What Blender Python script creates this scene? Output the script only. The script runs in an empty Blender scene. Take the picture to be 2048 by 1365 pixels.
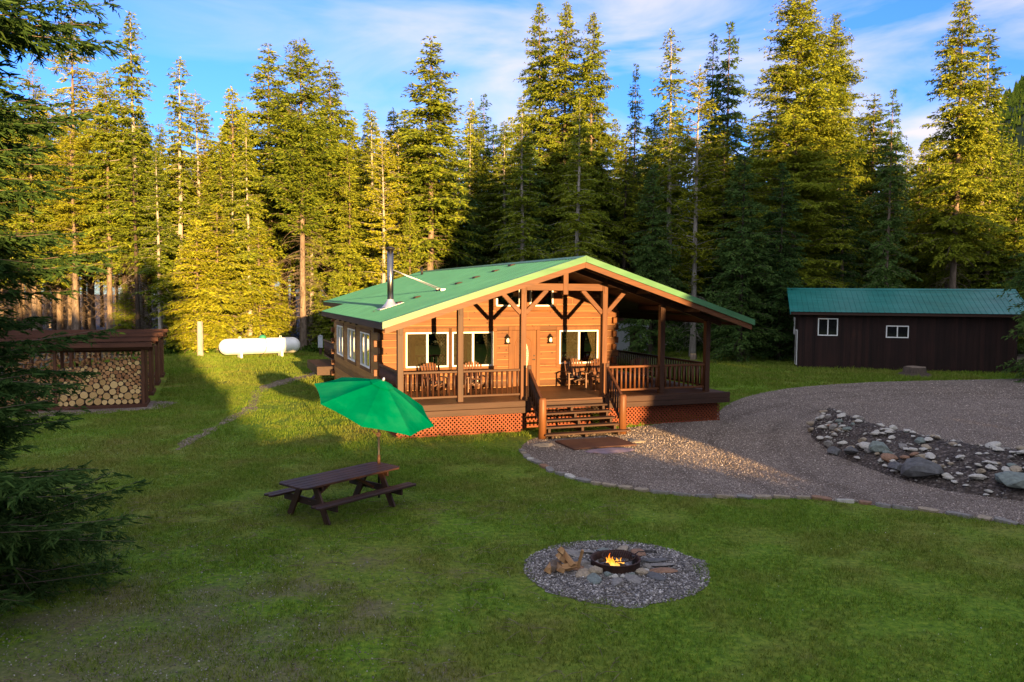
import bpy, math, random
import numpy as np
from mathutils import Vector, Matrix

scn = bpy.context.scene
COL = scn.collection
R = math.radians
rng = np.random.default_rng(7)
random.seed(7)

# ------------------------------------------------------------------ camera
TH = R(20.6)                       # the house (and the sun) is turned by this much
CAMZ = 4.45
cam_d = bpy.data.cameras.new('camera'); cam = bpy.data.objects.new('camera', cam_d); COL.objects.link(cam)
cam_d.sensor_width = 36.0; cam_d.lens = 1593.0/2048.0*36.0
cam_d.clip_start = 0.1; cam_d.clip_end = 3000
_p = math.atan((682.5-586.0)/1593.0)
_fw = Vector((0, math.cos(_p), -math.sin(_p))); _up0 = Vector((0, math.sin(_p), math.cos(_p)))
_a = math.atan(0.007)
_ri = Vector((math.cos(_a), 0, 0)) + _up0*math.sin(_a); _up = _up0*math.cos(_a) - Vector((math.sin(_a), 0, 0))
cam.matrix_world = Matrix(((_ri.x, _up.x, -_fw.x, 0), (_ri.y, _up.y, -_fw.y, 0), (_ri.z, _up.z, -_fw.z, CAMZ), (0, 0, 0, 1)))
scn.camera = cam

# ------------------------------------------------------------------ exposure, sky, sun
scn.view_settings.view_transform = 'Standard'; scn.view_settings.look = 'None'
scn.view_settings.exposure = 2.0; scn.view_settings.gamma = 1.0
SUN_EL = R(5.2)
SUN_STRENGTH = 5.0
SKY_STRENGTH = 0.15
world = bpy.data.worlds.new("World"); scn.world = world; world.use_nodes = True
wn = world.node_tree.nodes; wl = world.node_tree.links
wn.clear()
w_out = wn.new('ShaderNodeOutputWorld'); w_bg = wn.new('ShaderNodeBackground')
sky = wn.new('ShaderNodeTexSky'); sky.sky_type = 'NISHITA'; sky.sun_disc = False
sky.sun_elevation = SUN_EL; sky.sun_rotation = math.atan2(math.sin(TH), -math.cos(TH))
sky.altitude = 700; sky.air_density = 1.0; sky.dust_density = 0.3; sky.ozone_density = 3.0
tint = wn.new('ShaderNodeMix'); tint.data_type = 'RGBA'; tint.blend_type = 'MULTIPLY'; tint.inputs[0].default_value = 1.0
tint.inputs[7].default_value = (0.37, 0.54, 0.98, 1)
wl.new(sky.outputs[0], tint.inputs[6])
# clouds: thin stretched sheets, denser in the low sky and toward the right
tc = wn.new('ShaderNodeTexCoord')
mp = wn.new('ShaderNodeMapping'); mp.inputs['Scale'].default_value = (2.2, 2.2, 9.0); mp.inputs['Rotation'].default_value = (0.12, 0.16, 0); mp.inputs['Location'].default_value = (3.1, 0.4, 1.7)
wl.new(tc.outputs['Generated'], mp.inputs['Vector'])
nz = wn.new('ShaderNodeTexNoise'); nz.inputs['Scale'].default_value = 1.25; nz.inputs['Detail'].default_value = 7; nz.inputs['Roughness'].default_value = 0.52; nz.inputs['Distortion'].default_value = 0.5
wl.new(mp.outputs[0], nz.inputs['Vector'])
cr = wn.new('ShaderNodeValToRGB'); cr.color_ramp.elements[0].position = 0.42; cr.color_ramp.elements[1].position = 0.64
wl.new(nz.outputs['Fac'], cr.inputs[0])
sep = wn.new('ShaderNodeSeparateXYZ'); wl.new(tc.outputs['Generated'], sep.inputs[0])
azr = wn.new('ShaderNodeMapRange'); azr.inputs[1].default_value = -0.5; azr.inputs[2].default_value = 0.1; azr.inputs[3].default_value = 0.12; azr.inputs[4].default_value = 0.95
wl.new(sep.outputs[0], azr.inputs[0])
cm = wn.new('ShaderNodeMath'); cm.operation = 'MULTIPLY'; wl.new(cr.outputs[0], cm.inputs[0]); wl.new(azr.outputs[0], cm.inputs[1])
cmix = wn.new('ShaderNodeMix'); cmix.data_type = 'RGBA'; cmix.inputs[7].default_value = (1.75, 1.62, 1.8, 1)
wl.new(cm.outputs[0], cmix.inputs[0]); wl.new(tint.outputs[2], cmix.inputs[6])
# added fill light: unseen bright cloud overhead and behind the camera lifts the shade
by = wn.new('ShaderNodeMapRange'); by.interpolation_type = 'SMOOTHSTEP'; by.inputs[1].default_value = 0.45; by.inputs[2].default_value = -0.25; by.inputs[3].default_value = 0.0; by.inputs[4].default_value = 0.76
wl.new(sep.outputs[1], by.inputs[0])
cmix2 = wn.new('ShaderNodeMix'); cmix2.data_type = 'RGBA'; cmix2.inputs[7].default_value = (2.2, 2.2, 2.3, 1)
wl.new(by.outputs[0], cmix2.inputs[0]); wl.new(cmix.outputs[2], cmix2.inputs[6])
w_bg.inputs['Strength'].default_value = SKY_STRENGTH
wl.new(cmix2.outputs[2], w_bg.inputs['Color']); wl.new(w_bg.outputs[0], w_out.inputs[0])

sun_d = bpy.data.lights.new('sun', 'SUN'); sun = bpy.data.objects.new('sun', sun_d); COL.objects.link(sun)
sun_d.energy = SUN_STRENGTH; sun_d.angle = R(0.5); sun_d.color = (1.0, 0.62, 0.25)
_d = Vector((-math.sin(TH)*math.cos(SUN_EL), math.cos(TH)*math.cos(SUN_EL), -math.sin(SUN_EL)))
sun.rotation_euler = _d.to_track_quat('-Z', 'Y').to_euler(); sun.location = (15, -40, 30)

# ------------------------------------------------------------------ helpers
EU = np.array([math.cos(TH), math.sin(TH), 0.0]); ES = np.array([-math.sin(TH), math.cos(TH), 0.0])
def W(u, s, z=0.0): return Vector(EU*u + ES*s) + Vector((0, 0, z))
def px_at(px, D):            # ground spot seen at column px, D metres out
    return Vector(((px-1024)/1593.0*D, D, 0))
def on_ground(px, py, z=0.0):
    r = _ri*((px-1024)/1593.0) + _fw + _up*(-(py-682.5)/1593.0)
    return Vector((0, 0, CAMZ)) + r*((z-CAMZ)/r.z)
def top_z(py, px, D): return CAMZ + (586.0+0.007*(px-1024)-py)/1593.0*D

def tag(o, label=None, cat=None, group=None, kind=None):
    if label: o['label'] = label
    if cat: o['category'] = cat
    if group: o['group'] = group
    if kind: o['kind'] = kind
    return o
def empty(name, loc=(0, 0, 0), rz=0.0, label=None, cat=None, group=None):
    o = bpy.data.objects.new(name, None); COL.objects.link(o); o.location = loc; o.rotation_euler = (0, 0, rz)
    o.empty_display_size = 0.2
    return tag(o, label, cat, group)
def link_mesh(name, me, parent=None, loc=None, rot=None):
    o = bpy.data.objects.new(name, me); COL.objects.link(o)
    if parent is not None: o.parent = parent
    if loc is not None: o.location = loc
    if rot is not None: o.rotation_euler = rot
    return o
def np_mesh(name, V, F, mat=None, smooth=False):
    """V (n,3), F (m,k) arrays -> mesh, fast"""
    me = bpy.data.meshes.new(name)
    V = np.asarray(V, dtype=np.float32); F = np.asarray(F, dtype=np.int32)
    k = F.shape[1]; m = F.shape[0]
    me.vertices.add(len(V)); me.vertices.foreach_set('co', V.ravel())
    me.loops.add(m*k); me.loops.foreach_set('vertex_index', F.ravel())
    me.polygons.add(m); me.polygons.foreach_set('loop_start', np.arange(m, dtype=np.int32)*k)
    me.polygons.foreach_set('loop_total', np.full(m, k, dtype=np.int32))
    if smooth: me.polygons.foreach_set('use_smooth', np.ones(m, dtype=bool))
    me.update(calc_edges=True)
    if mat: me.materials.append(mat)
    return me

class MB:
    def __init__(self): self.v = []; self.f = []; self.m = []; self.sm = []
    def add(self, vs, fs, mi=0, smooth=False):
        n = len(self.v); self.v += [tuple(x) for x in vs]
        for f in fs: self.f.append(tuple(i+n for i in f)); self.m.append(mi); self.sm.append(smooth)
        return self
    def box(self, x0, x1, y0, y1, z0, z1, mi=0):
        vs = [(x0,y0,z0),(x1,y0,z0),(x1,y1,z0),(x0,y1,z0),(x0,y0,z1),(x1,y0,z1),(x1,y1,z1),(x0,y1,z1)]
        return self.add(vs, [(0,3,2,1),(4,5,6,7),(0,1,5,4),(1,2,6,5),(2,3,7,6),(3,0,4,7)], mi)
    def beam(self, p0, p1, w, h, up=(0,0,1), mi=0):
        p0 = Vector(p0); p1 = Vector(p1); d = (p1-p0).normalized(); up = Vector(up)
        if abs(d.dot(up)) > 0.98: up = Vector((0,1,0))
        x = d.cross(up).normalized(); z = x.cross(d).normalized()
        vs = []
        for p in (p0, p1):
            for a, b in ((-1,-1),(1,-1),(1,1),(-1,1)): vs.append(p + x*(a*w/2) + z*(b*h/2))
        return self.add(vs, [(3,2,1,0),(4,5,6,7),(0,1,5,4),(1,2,6,5),(2,3,7,6),(3,0,4,7)], mi)
    def prism(self, poly, d0, d1, axis='y', mi=0):
        """poly of (a,b); extruded between d0 and d1 along axis. axis y: (a,z); axis x: (a=y,z); axis z: (x,y)"""
        def P(a, b, d):
            return (a, d, b) if axis == 'y' else ((d, a, b) if axis == 'x' else (a, b, d))
        n = len(poly)
        vs = [P(a, b, d0) for a, b in poly] + [P(a, b, d1) for a, b in poly]
        fs = [tuple(range(n)), tuple(range(2*n-1, n-1, -1))]
        for i in range(n): j = (i+1) % n; fs.append((i, i+n, j+n, j))
        return self.add(vs, fs, mi)
    def tube(self, pts, rad, n=8, mi=0, caps=True, smooth=True):
        pts = [Vector(p) for p in pts]
        if not isinstance(rad, (list, tuple)): rad = [rad]*len(pts)
        vs = []; prev = None
        for i, p in enumerate(pts):
            d = (pts[min(i+1, len(pts)-1)] - pts[max(i-1, 0)]).normalized()
            if prev is None:
                a = Vector((0,0,1)) if abs(d.z) < 0.9 else Vector((1,0,0))
                x = d.cross(a).normalized()
            else:
                x = (prev - d*prev.dot(d)).normalized()
            prev = x; y = d.cross(x)
            for k in range(n):
                t = 2*math.pi*k/n; vs.append(p + x*(math.cos(t)*rad[i]) + y*(math.sin(t)*rad[i]))
        fs = []
        for i in range(len(pts)-1):
            for k in range(n):
                k2 = (k+1) % n; fs.append((i*n+k, i*n+k2, (i+1)*n+k2, (i+1)*n+k))
        self.add(vs, fs, mi, smooth)
        if caps:
            b = len(self.v)-len(vs)
            self.f.append(tuple(b+k for k in range(n-1,-1,-1))); self.m.append(mi); self.sm.append(False)
            e = b+(len(pts)-1)*n
            self.f.append(tuple(e+k for k in range(n))); self.m.append(mi); self.sm.append(False)
        return self
    def lathe(self, prof, n=16, c=(0,0,0), mi=0, smooth=True):
        vs = []; c = Vector(c)
        for r, z in prof:
            for k in range(n): t = 2*math.pi*k/n; vs.append(c+Vector((r*math.cos(t), r*math.sin(t), z)))
        fs = []
        for i in range(len(prof)-1):
            for k in range(n):
                k2 = (k+1) % n; fs.append((i*n+k, i*n+k2, (i+1)*n+k2, (i+1)*n+k))
        return self.add(vs, fs, mi, smooth)
    def mesh(self, name, mats):
        me = bpy.data.meshes.new(name); me.from_pydata([tuple(v) for v in self.v], [], self.f)
        me.polygons.foreach_set('material_index', self.m); me.polygons.foreach_set('use_smooth', self.sm)
        for m in (mats if isinstance(mats, (list, tuple)) else [mats]): me.materials.append(m)
        me.update(); return me
    def build(self, name, mats, parent=None, loc=None, rot=None, bevel=0.0):
        o = link_mesh(name, self.mesh(name, mats), parent, loc, rot)
        if bevel:
            b = o.modifiers.new('bevel', 'BEVEL'); b.width = bevel; b.segments = 1; b.limit_method = 'ANGLE'
        return o

# ------------------------------------------------------------------ materials
def new_mat(name):
    m = bpy.data.materials.new(name); m.use_nodes = True
    nt = m.node_tree; nt.nodes.clear()
    out = nt.nodes.new('ShaderNodeOutputMaterial'); b = nt.nodes.new('ShaderNodeBsdfPrincipled')
    nt.links.new(b.outputs[0], out.inputs[0])
    return m, nt, b, out
def N(nt, t, **kw):
    n = nt.nodes.new(t)
    for k, v in kw.items():
        if k.startswith('i_'): n.inputs[k[2:].replace('_', ' ')].default_value = v
        else: setattr(n, k, v)
    return n
def coords(nt, scale=(1,1,1), rot=(0,0,0), kind='Object'):
    t = N(nt, 'ShaderNodeTexCoord'); m = N(nt, 'ShaderNodeMapping'); m.inputs['Scale'].default_value = scale; m.inputs['Rotation'].default_value = rot
    nt.links.new(t.outputs[kind], m.inputs[0]); return m.outputs[0]
def noise(nt, vec, scale, detail=4, rough=0.55, dist=0.0):
    n = N(nt, 'ShaderNodeTexNoise'); n.inputs['Scale'].default_value = scale; n.inputs['Detail'].default_value = detail
    n.inputs['Roughness'].default_value = rough; n.inputs['Distortion'].default_value = dist
    nt.links.new(vec, n.inputs['Vector']); return n.outputs['Fac']
def ramp(nt, fac, stops):
    r = N(nt, 'ShaderNodeValToRGB'); el = r.color_ramp.elements
    while len(el) < len(stops): el.new(0.5)
    for e, (p, c) in zip(el, stops): e.position = p; e.color = (c[0], c[1], c[2], 1)
    nt.links.new(fac, r.inputs[0]); return r.outputs[0]
def mixc(nt, fac, a, b, mode='MIX'):
    m = N(nt, 'ShaderNodeMix', data_type='RGBA', blend_type=mode)
    for s, v in ((0, fac), (6, a), (7, b)):
        if isinstance(v, (int, float)): m.inputs[s].default_value = v
        elif isinstance(v, tuple): m.inputs[s].default_value = (v[0], v[1], v[2], 1)
        else: nt.links.new(v, m.inputs[s])
    return m.outputs[2]
def mth(nt, op, a, b=0.0, c=None):
    m = N(nt, 'ShaderNodeMath', operation=op)
    for i, v in enumerate((a, b, c)):
        if v is None: continue
        if isinstance(v, (int, float)): m.inputs[i].default_value = v
        else: nt.links.new(v, m.inputs[i])
    return m.outputs[0]
def bump(nt, b, h, strength=0.4, dist=0.02):
    n = N(nt, 'ShaderNodeBump'); n.inputs['Strength'].default_value = strength; n.inputs['Distance'].default_value = dist
    nt.links.new(h, n.inputs['Height']); nt.links.new(n.outputs[0], b.inputs['Normal'])
def plain(name, col, rough=0.6, metal=0.0, var=0.25, scale=6.0, bumpk=0.15, spec=0.5, stretch=(1,1,1)):
    m, nt, b, o = new_mat(name); v = coords(nt, stretch)
    f = noise(nt, v, scale, 5)
    lo = tuple(c*(1-var) for c in col); hi = tuple(min(1, c*(1+var)) for c in col)
    nt.links.new(ramp(nt, f, [(0.3, lo), (0.7, hi)]), b.inputs['Base Color'])
    b.inputs['Roughness'].default_value = rough; b.inputs['Metallic'].default_value = metal; b.inputs['Specular IOR Level'].default_value = spec
    if bumpk: bump(nt, b, noise(nt, v, scale*6, 3), bumpk, 0.01)
    return m
def wood(name, c_dark, c_light, axis='x', rough=0.55, grain=14.0, knots=False, bumpk=0.3, perboard=None):
    """grain runs along axis; perboard=(axis index, size) varies the tone from board to board"""
    m, nt, b, o = new_mat(name)
    sc = {'x': (0.06,1,1), 'y': (1,0.06,1), 'z': (1,1,0.06)}[axis]
    v = coords(nt, sc); v0 = coords(nt)
    f = noise(nt, v, grain, 6, 0.6, 0.6)
    f2 = noise(nt, v0, 0.9, 3)
    fac = mth(nt, 'ADD', mth(nt, 'MULTIPLY', f, 0.75), mth(nt, 'MULTIPLY', f2, 0.35))
    col = ramp(nt, fac, [(0.34, c_dark), (0.72, c_light)])
    if perboard:
        ai, sz = perboard
        s = N(nt, 'ShaderNodeSeparateXYZ'); nt.links.new(v0, s.inputs[0])
        fl = mth(nt, 'FLOOR', mth(nt, 'DIVIDE', s.outputs[ai], sz))
        wnz = N(nt, 'ShaderNodeTexWhiteNoise', noise_dimensions='1D'); nt.links.new(fl, wnz.inputs['W'])
        k = mth(nt, 'MULTIPLY_ADD', wnz.outputs['Value'], 0.75, 0.58)
        cc = N(nt, 'ShaderNodeCombineColor')
        for i in range(3): nt.links.new(k, cc.inputs[i])
        col = mixc(nt, 1.0, col, cc.outputs[0], 'MULTIPLY')
    if knots:
        vo = N(nt, 'ShaderNodeTexVoronoi'); vo.inputs['Scale'].default_value = 3.4; vo.inputs['Randomness'].default_value = 1
        nt.links.new(v0, vo.inputs['Vector'])
        kn = ramp(nt, vo.outputs['Distance'], [(0.06, (1,1,1)), (0.15, (0,0,0))])
        col = mixc(nt, kn, col, tuple(c*0.45 for c in c_dark))
    nt.links.new(col, b.inputs['Base Color']); b.inputs['Roughness'].default_value = rough; b.inputs['Specular IOR Level'].default_value = 0.3
    if bumpk: bump(nt, b, f, bumpk, 0.008)
    return m

M = {}
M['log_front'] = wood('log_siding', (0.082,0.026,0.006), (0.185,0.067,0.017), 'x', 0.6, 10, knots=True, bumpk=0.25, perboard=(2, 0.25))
M['log_side'] = wood('log_siding_side_lit', (0.21,0.088,0.018), (0.38,0.175,0.04), 'y', 0.6, 10, knots=True, bumpk=0.25, perboard=(2, 0.25))  # same wood as the front; golden light is brightened into its colour
M['chink'] = plain('pale_joint', (0.34,0.18,0.075), 0.8, var=0.12)
M['trimwood'] = wood('trim_wood', (0.088,0.030,0.008), (0.172,0.064,0.017), 'z', 0.6, 10)
for ax in 'xyz':
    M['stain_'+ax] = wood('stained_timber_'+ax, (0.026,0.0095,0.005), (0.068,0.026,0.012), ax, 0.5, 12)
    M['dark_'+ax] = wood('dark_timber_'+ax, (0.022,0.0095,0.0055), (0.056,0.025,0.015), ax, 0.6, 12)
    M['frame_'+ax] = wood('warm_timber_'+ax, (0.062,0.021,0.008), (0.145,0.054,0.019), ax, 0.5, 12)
M['deck'] = wood('deck_boards', (0.045,0.018,0.009), (0.10,0.042,0.019), 'x', 0.5, 12, perboard=(1, 0.14))
M['lattice'] = wood('lattice_stain', (0.115,0.021,0.006), (0.19,0.043,0.012), 'z', 0.6, 8)
M['round_post'] = wood('round_post', (0.085,0.031,0.010), (0.175,0.068,0.023), 'z', 0.5, 8)
M['barn_wall'] = wood('dark_board_siding', (0.011,0.0042,0.0032), (0.028,0.0098,0.007), 'z', 0.75, 10, perboard=(0, 0.2), bumpk=0.5)
M['shed_wood'] = wood('rack_timber', (0.05,0.018,0.010), (0.12,0.045,0.024), 'x', 0.7, 10)
M['shed_wood_z'] = wood('rack_timber_z', (0.06,0.022,0.010), (0.14,0.055,0.028), 'z', 0.7, 10)
M['table_wood'] = wood('table_planks', (0.018,0.0085,0.006), (0.056,0.027,0.020), 'x', 0.5, 10)
M['white_vinyl'] = plain('white_vinyl', (0.80,0.79,0.76), 0.4, var=0.04, bumpk=0)
M['black_iron'] = plain('black_iron', (0.02,0.018,0.017), 0.5, 0.4, var=0.3)
M['steel'] = plain('flue_steel', (0.24,0.235,0.23), 0.3, 1.0, var=0.15)
M['galv'] = plain('galvanised', (0.55,0.55,0.55), 0.45, 0.8, var=0.15)
M['lantern_glass'] = plain('milk_glass', (0.85,0.82,0.72), 0.3, var=0.05, bumpk=0)
def roofmat(name, c):
    m, nt, b, o = new_mat(name); v = coords(nt, (0.22, 1, 1))
    f = noise(nt, v, 2.2, 7, 0.65); nt.links.new(ramp(nt, f, [(0.28, tuple(x*0.72 for x in c)), (0.55, c), (0.8, tuple(x*1.2+0.012 for x in c))]), b.inputs['Base Color'])
    nt.links.new(ramp(nt, noise(nt, v, 5, 4), [(0.3, (0.32,)*3), (0.7, (0.5,)*3)]), b.inputs['Roughness']); b.inputs['Specular IOR Level'].default_value = 0.5
    return m
M['roof'] = roofmat('green_metal_roofing', (0.028,0.125,0.080))
M['roof_trim'] = roofmat('green_metal_trim', (0.055,0.165,0.07))
M['barn_roof'] = roofmat('teal_metal_roofing', (0.012,0.16,0.14))
def glassmat(name, tintc, fac=0.16):
    m, nt, b, o = new_mat(name); nt.nodes.remove(b)
    tr = N(nt, 'ShaderNodeBsdfTransparent'); tr.inputs[0].default_value = (*tintc, 1)
    gl = N(nt, 'ShaderNodeBsdfGlossy'); gl.inputs['Roughness'].default_value = 0.01
    lw = N(nt, 'ShaderNodeFresnel'); lw.inputs[0].default_value = 1.55
    k = mth(nt, 'ADD', mth(nt, 'MULTIPLY', lw.outputs[0], 1.6), fac-0.06)
    k = mth(nt, 'MINIMUM', k, 0.95)
    mx = N(nt, 'ShaderNodeMixShader'); nt.links.new(k, mx.inputs[0]); nt.links.new(tr.outputs[0], mx.inputs[1]); nt.links.new(gl.outputs[0], mx.inputs[2])
    nt.links.new(mx.outputs[0], o.inputs[0]); return m
M['glass'] = glassmat('window_glass', (0.62,0.62,0.58))
M['screen'] = plain('insect_screen', (0.30,0.23,0.155), 0.6, var=0.1, scale=40, bumpk=0)
M['interior'] = wood('interior_boards', (0.06,0.025,0.012), (0.12,0.055,0.025), 'x', 0.8, 8, perboard=(2, 0.2))
def checked(name, c1, c2):
    m, nt, b, o = new_mat(name); v = coords(nt)
    ck = N(nt, 'ShaderNodeTexChecker'); ck.inputs['Scale'].default_value = 18; nt.links.new(v, ck.inputs[0])
    ck.inputs[1].default_value = (*c1, 1); ck.inputs[2].default_value = (*c2, 1)
    nt.links.new(ck.outputs[0], b.inputs['Base Color']); b.inputs['Roughness'].default_value = 0.9; return m
M['curtain_check'] = checked('checked_curtain', (0.05,0.045,0.04), (0.42,0.36,0.26))
M['curtain_tan'] = plain('tan_curtain', (0.50,0.38,0.20), 0.9, var=0.15)
def floral(name):
    m, nt, b, o = new_mat(name); v = coords(nt)
    vo = N(nt, 'ShaderNodeTexVoronoi'); vo.inputs['Scale'].default_value = 13; nt.links.new(v, vo.inputs[0])
    pet = ramp(nt, vo.outputs['Distance'], [(0.22, (1,1,1)), (0.42, (0,0,0))])
    s = N(nt, 'ShaderNodeSeparateColor'); nt.links.new(vo.outputs['Color'], s.inputs[0])
    pc = ramp(nt, s.outputs[0], [(0.0, (0.7,0.62,0.55)), (0.45, (0.75,0.66,0.6)), (0.55, (0.55,0.06,0.05)), (0.8, (0.5,0.1,0.06))])
    nt.links.new(mixc(nt, pet, (0.025,0.02,0.02), pc), b.inputs['Base Color']); b.inputs['Roughness'].default_value = 0.9; return m
M['floral'] = floral('floral_cushion')
M['chair_wood'] = wood('chair_wood', (0.07,0.026,0.012), (0.16,0.065,0.03), 'z', 0.5, 10)
def canopy_mat():
    m, nt, b, o = new_mat('green_canvas'); nt.nodes.remove(b); v = coords(nt)
    f = noise(nt, v, 1.2, 4); c = ramp(nt, f, [(0.3, (0.0,0.115,0.055)), (0.5, (0.0,0.160,0.075)), (0.75, (0.010,0.205,0.100))])
    d = N(nt, 'ShaderNodeBsdfDiffuse'); t = N(nt, 'ShaderNodeBsdfTranslucent')
    nt.links.new(c, d.inputs[0]); nt.links.new(c, t.inputs[0])
    f2 = noise(nt, v, 5.0, 5, 0.6); bp = N(nt, 'ShaderNodeBump'); bp.inputs['Strength'].default_value = 0.35; bp.inputs['Distance'].default_value = 0.03
    nt.links.new(mth(nt, 'ADD', f2, mth(nt, 'MULTIPLY', f, 1.2)), bp.inputs['Height']); nt.links.new(bp.outputs[0], d.inputs['Normal'])
    mx = N(nt, 'ShaderNodeMixShader'); mx.inputs[0].default_value = 0.25
    nt.links.new(d.outputs[0], mx.inputs[1]); nt.links.new(t.outputs[0], mx.inputs[2]); nt.links.new(mx.outputs[0], o.inputs[0])
    return m
M['canopy'] = canopy_mat()
M['tank'] = plain('white_tank_paint', (0.80,0.79,0.74), 0.35, var=0.12, scale=3, bumpk=0, stretch=(1,1,0.25))
M['dome_green'] = plain('dome_green', (0.03,0.22,0.10), 0.5)
M['rust'] = plain('rusty_steel', (0.055,0.025,0.016), 0.75, 0.3, var=0.5, scale=10, bumpk=0.3)
M['ash'] = plain('ash', (0.22,0.21,0.22), 0.95, var=0.5, scale=16, bumpk=0.6)
def bark(name, c1, c2, sc=9):
    m, nt, b, o = new_mat(name); v = coords(nt, (1,1,0.22))
    f = noise(nt, v, sc, 6, 0.65, 0.3); nt.links.new(ramp(nt, f, [(0.3, c1), (0.7, c2)]), b.inputs['Base Color'])
    b.inputs['Roughness'].default_value = 0.9; b.inputs['Specular IOR Level'].default_value = 0.2; bump(nt, b, f, 0.7, 0.03); return m
M['bark'] = bark('conifer_bark', (0.10,0.072,0.052), (0.27,0.205,0.15))
M['bark_pale'] = bark('pale_bark', (0.22,0.19,0.16), (0.45,0.40,0.34))
M['bark_dark'] = bark('dark_bark', (0.035,0.026,0.02), (0.10,0.075,0.055))
def foliage(name, c_lo, c_mid, c_hi, transl=0.3, patch=0.8):
    m, nt, b, o = new_mat(name); nt.nodes.remove(b)
    g = N(nt, 'ShaderNodeNewGeometry'); v = coords(nt)
    f = noise(nt, v, patch, 3)
    oi = N(nt, 'ShaderNodeObjectInfo')
    k = mth(nt, 'ADD', mth(nt, 'MULTIPLY', g.outputs['Random Per Island'], 0.55), mth(nt, 'MULTIPLY', f, 0.5))
    k = mth(nt, 'ADD', k, mth(nt, 'MULTIPLY', mth(nt, 'SUBTRACT', oi.outputs['Random'], 0.5), 0.30))
    c = ramp(nt, k, [(0.12, c_lo), (0.5, c_mid), (0.9, c_hi)])
    d = N(nt, 'ShaderNodeBsdfDiffuse'); t = N(nt, 'ShaderNodeBsdfTranslucent'); nt.links.new(c, d.inputs[0]); nt.links.new(c, t.inputs[0])
    mx = N(nt, 'ShaderNodeMixShader'); mx.inputs[0].default_value = transl
    nt.links.new(d.outputs[0], mx.inputs[1]); nt.links.new(t.outputs[0], mx.inputs[2]); nt.links.new(mx.outputs[0], o.inputs[0]); return m
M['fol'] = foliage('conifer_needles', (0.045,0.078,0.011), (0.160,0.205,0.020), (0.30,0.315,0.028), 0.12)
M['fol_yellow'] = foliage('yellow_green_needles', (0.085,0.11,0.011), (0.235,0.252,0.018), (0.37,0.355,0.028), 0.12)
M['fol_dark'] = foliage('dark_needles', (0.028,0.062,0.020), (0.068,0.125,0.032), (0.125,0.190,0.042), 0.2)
M['fol_near'] = foliage('spruce_needles', (0.020,0.046,0.014), (0.050,0.100,0.026), (0.105,0.170,0.042), patch=1.4)
M['fern'] = foliage('undergrowth_leaves', (0.03,0.07,0.01), (0.06,0.12,0.015), (0.11,0.17,0.03))

def grass_color(nt, v):
    big = noise(nt, v, 0.16, 5, 0.6, 0.5); mid = noise(nt, v, 0.75, 5, 0.62); fine = noise(nt, v, 9.0, 4, 0.7)
    g = ramp(nt, fine, [(0.30, (0.042,0.088,0.009)), (0.5, (0.106,0.190,0.015)), (0.70, (0.205,0.275,0.026))])
    y = ramp(nt, fine, [(0.28, (0.11,0.108,0.02)), (0.74, (0.27,0.22,0.06))])
    k = ramp(nt, mth(nt, 'ADD', mth(nt, 'MULTIPLY', big, 0.55), mth(nt, 'MULTIPLY', mid, 0.45)), [(0.45, (0,0,0)), (0.66, (0.85,0.85,0.85))])
    return mixc(nt, k, g, y), mid, fine, big
def lawn_mat():
    m, nt, b, o = new_mat('lawn_soil_and_turf'); v = coords(nt)
    c, mid, fine, big = grass_color(nt, v)
    soil = ramp(nt, noise(nt, v, 22, 4), [(0.3, (0.08,0.062,0.044)), (0.7, (0.21,0.17,0.125))])
    # worn bare ground toward the near left corner and in scattered patches
    s = N(nt, 'ShaderNodeSeparateXYZ'); nt.links.new(v, s.inputs[0])
    dx = mth(nt, 'ADD', s.outputs[0], 4.6); dy = mth(nt, 'SUBTRACT', s.outputs[1], 8.6)
    dist = mth(nt, 'SQRT', mth(nt, 'ADD', mth(nt, 'MULTIPLY', dx, dx), mth(nt, 'MULTIPLY', dy, mth(nt, 'MULTIPLY', dy, 0.6))))
    near = mth(nt, 'SUBTRACT', 1.0, mth(nt, 'DIVIDE', dist, 5.0)); near = mth(nt, 'MAXIMUM', near, 0.0)
    pm = mth(nt, 'ADD', mth(nt, 'MULTIPLY', near, 0.42), mid)
    k = ramp(nt, pm, [(0.62, (0,0,0)), (0.80, (0.58,0.58,0.58))])
    nt.links.new(mixc(nt, k, c, soil), b.inputs['Base Color']); b.inputs['Roughness'].default_value = 0.95; b.inputs['Specular IOR Level'].default_value = 0.1
    bump(nt, b, fine, 0.9, 0.06); return m
M['lawn'] = lawn_mat()
def blade_mat():
    m, nt, b, o = new_mat('grass_blades'); nt.nodes.remove(b); v = coords(nt)
    c, mid, fine, big = grass_color(nt, v)
    g = N(nt, 'ShaderNodeNewGeometry')
    c = mixc(nt, mth(nt, 'MULTIPLY', mth(nt, 'POWER', g.outputs['Random Per Island'], 2.2), 0.6), c, (0.24,0.27,0.07))
    d = N(nt, 'ShaderNodeBsdfDiffuse'); t = N(nt, 'ShaderNodeBsdfTranslucent'); nt.links.new(c, d.inputs[0]); nt.links.new(c, t.inputs[0])
    mx = N(nt, 'ShaderNodeMixShader'); mx.inputs[0].default_value = 0.2
    nt.links.new(d.outputs[0], mx.inputs[1]); nt.links.new(t.outputs[0], mx.inputs[2]); nt.links.new(mx.outputs[0], o.inputs[0]); return m
M['blade'] = blade_mat()
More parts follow.
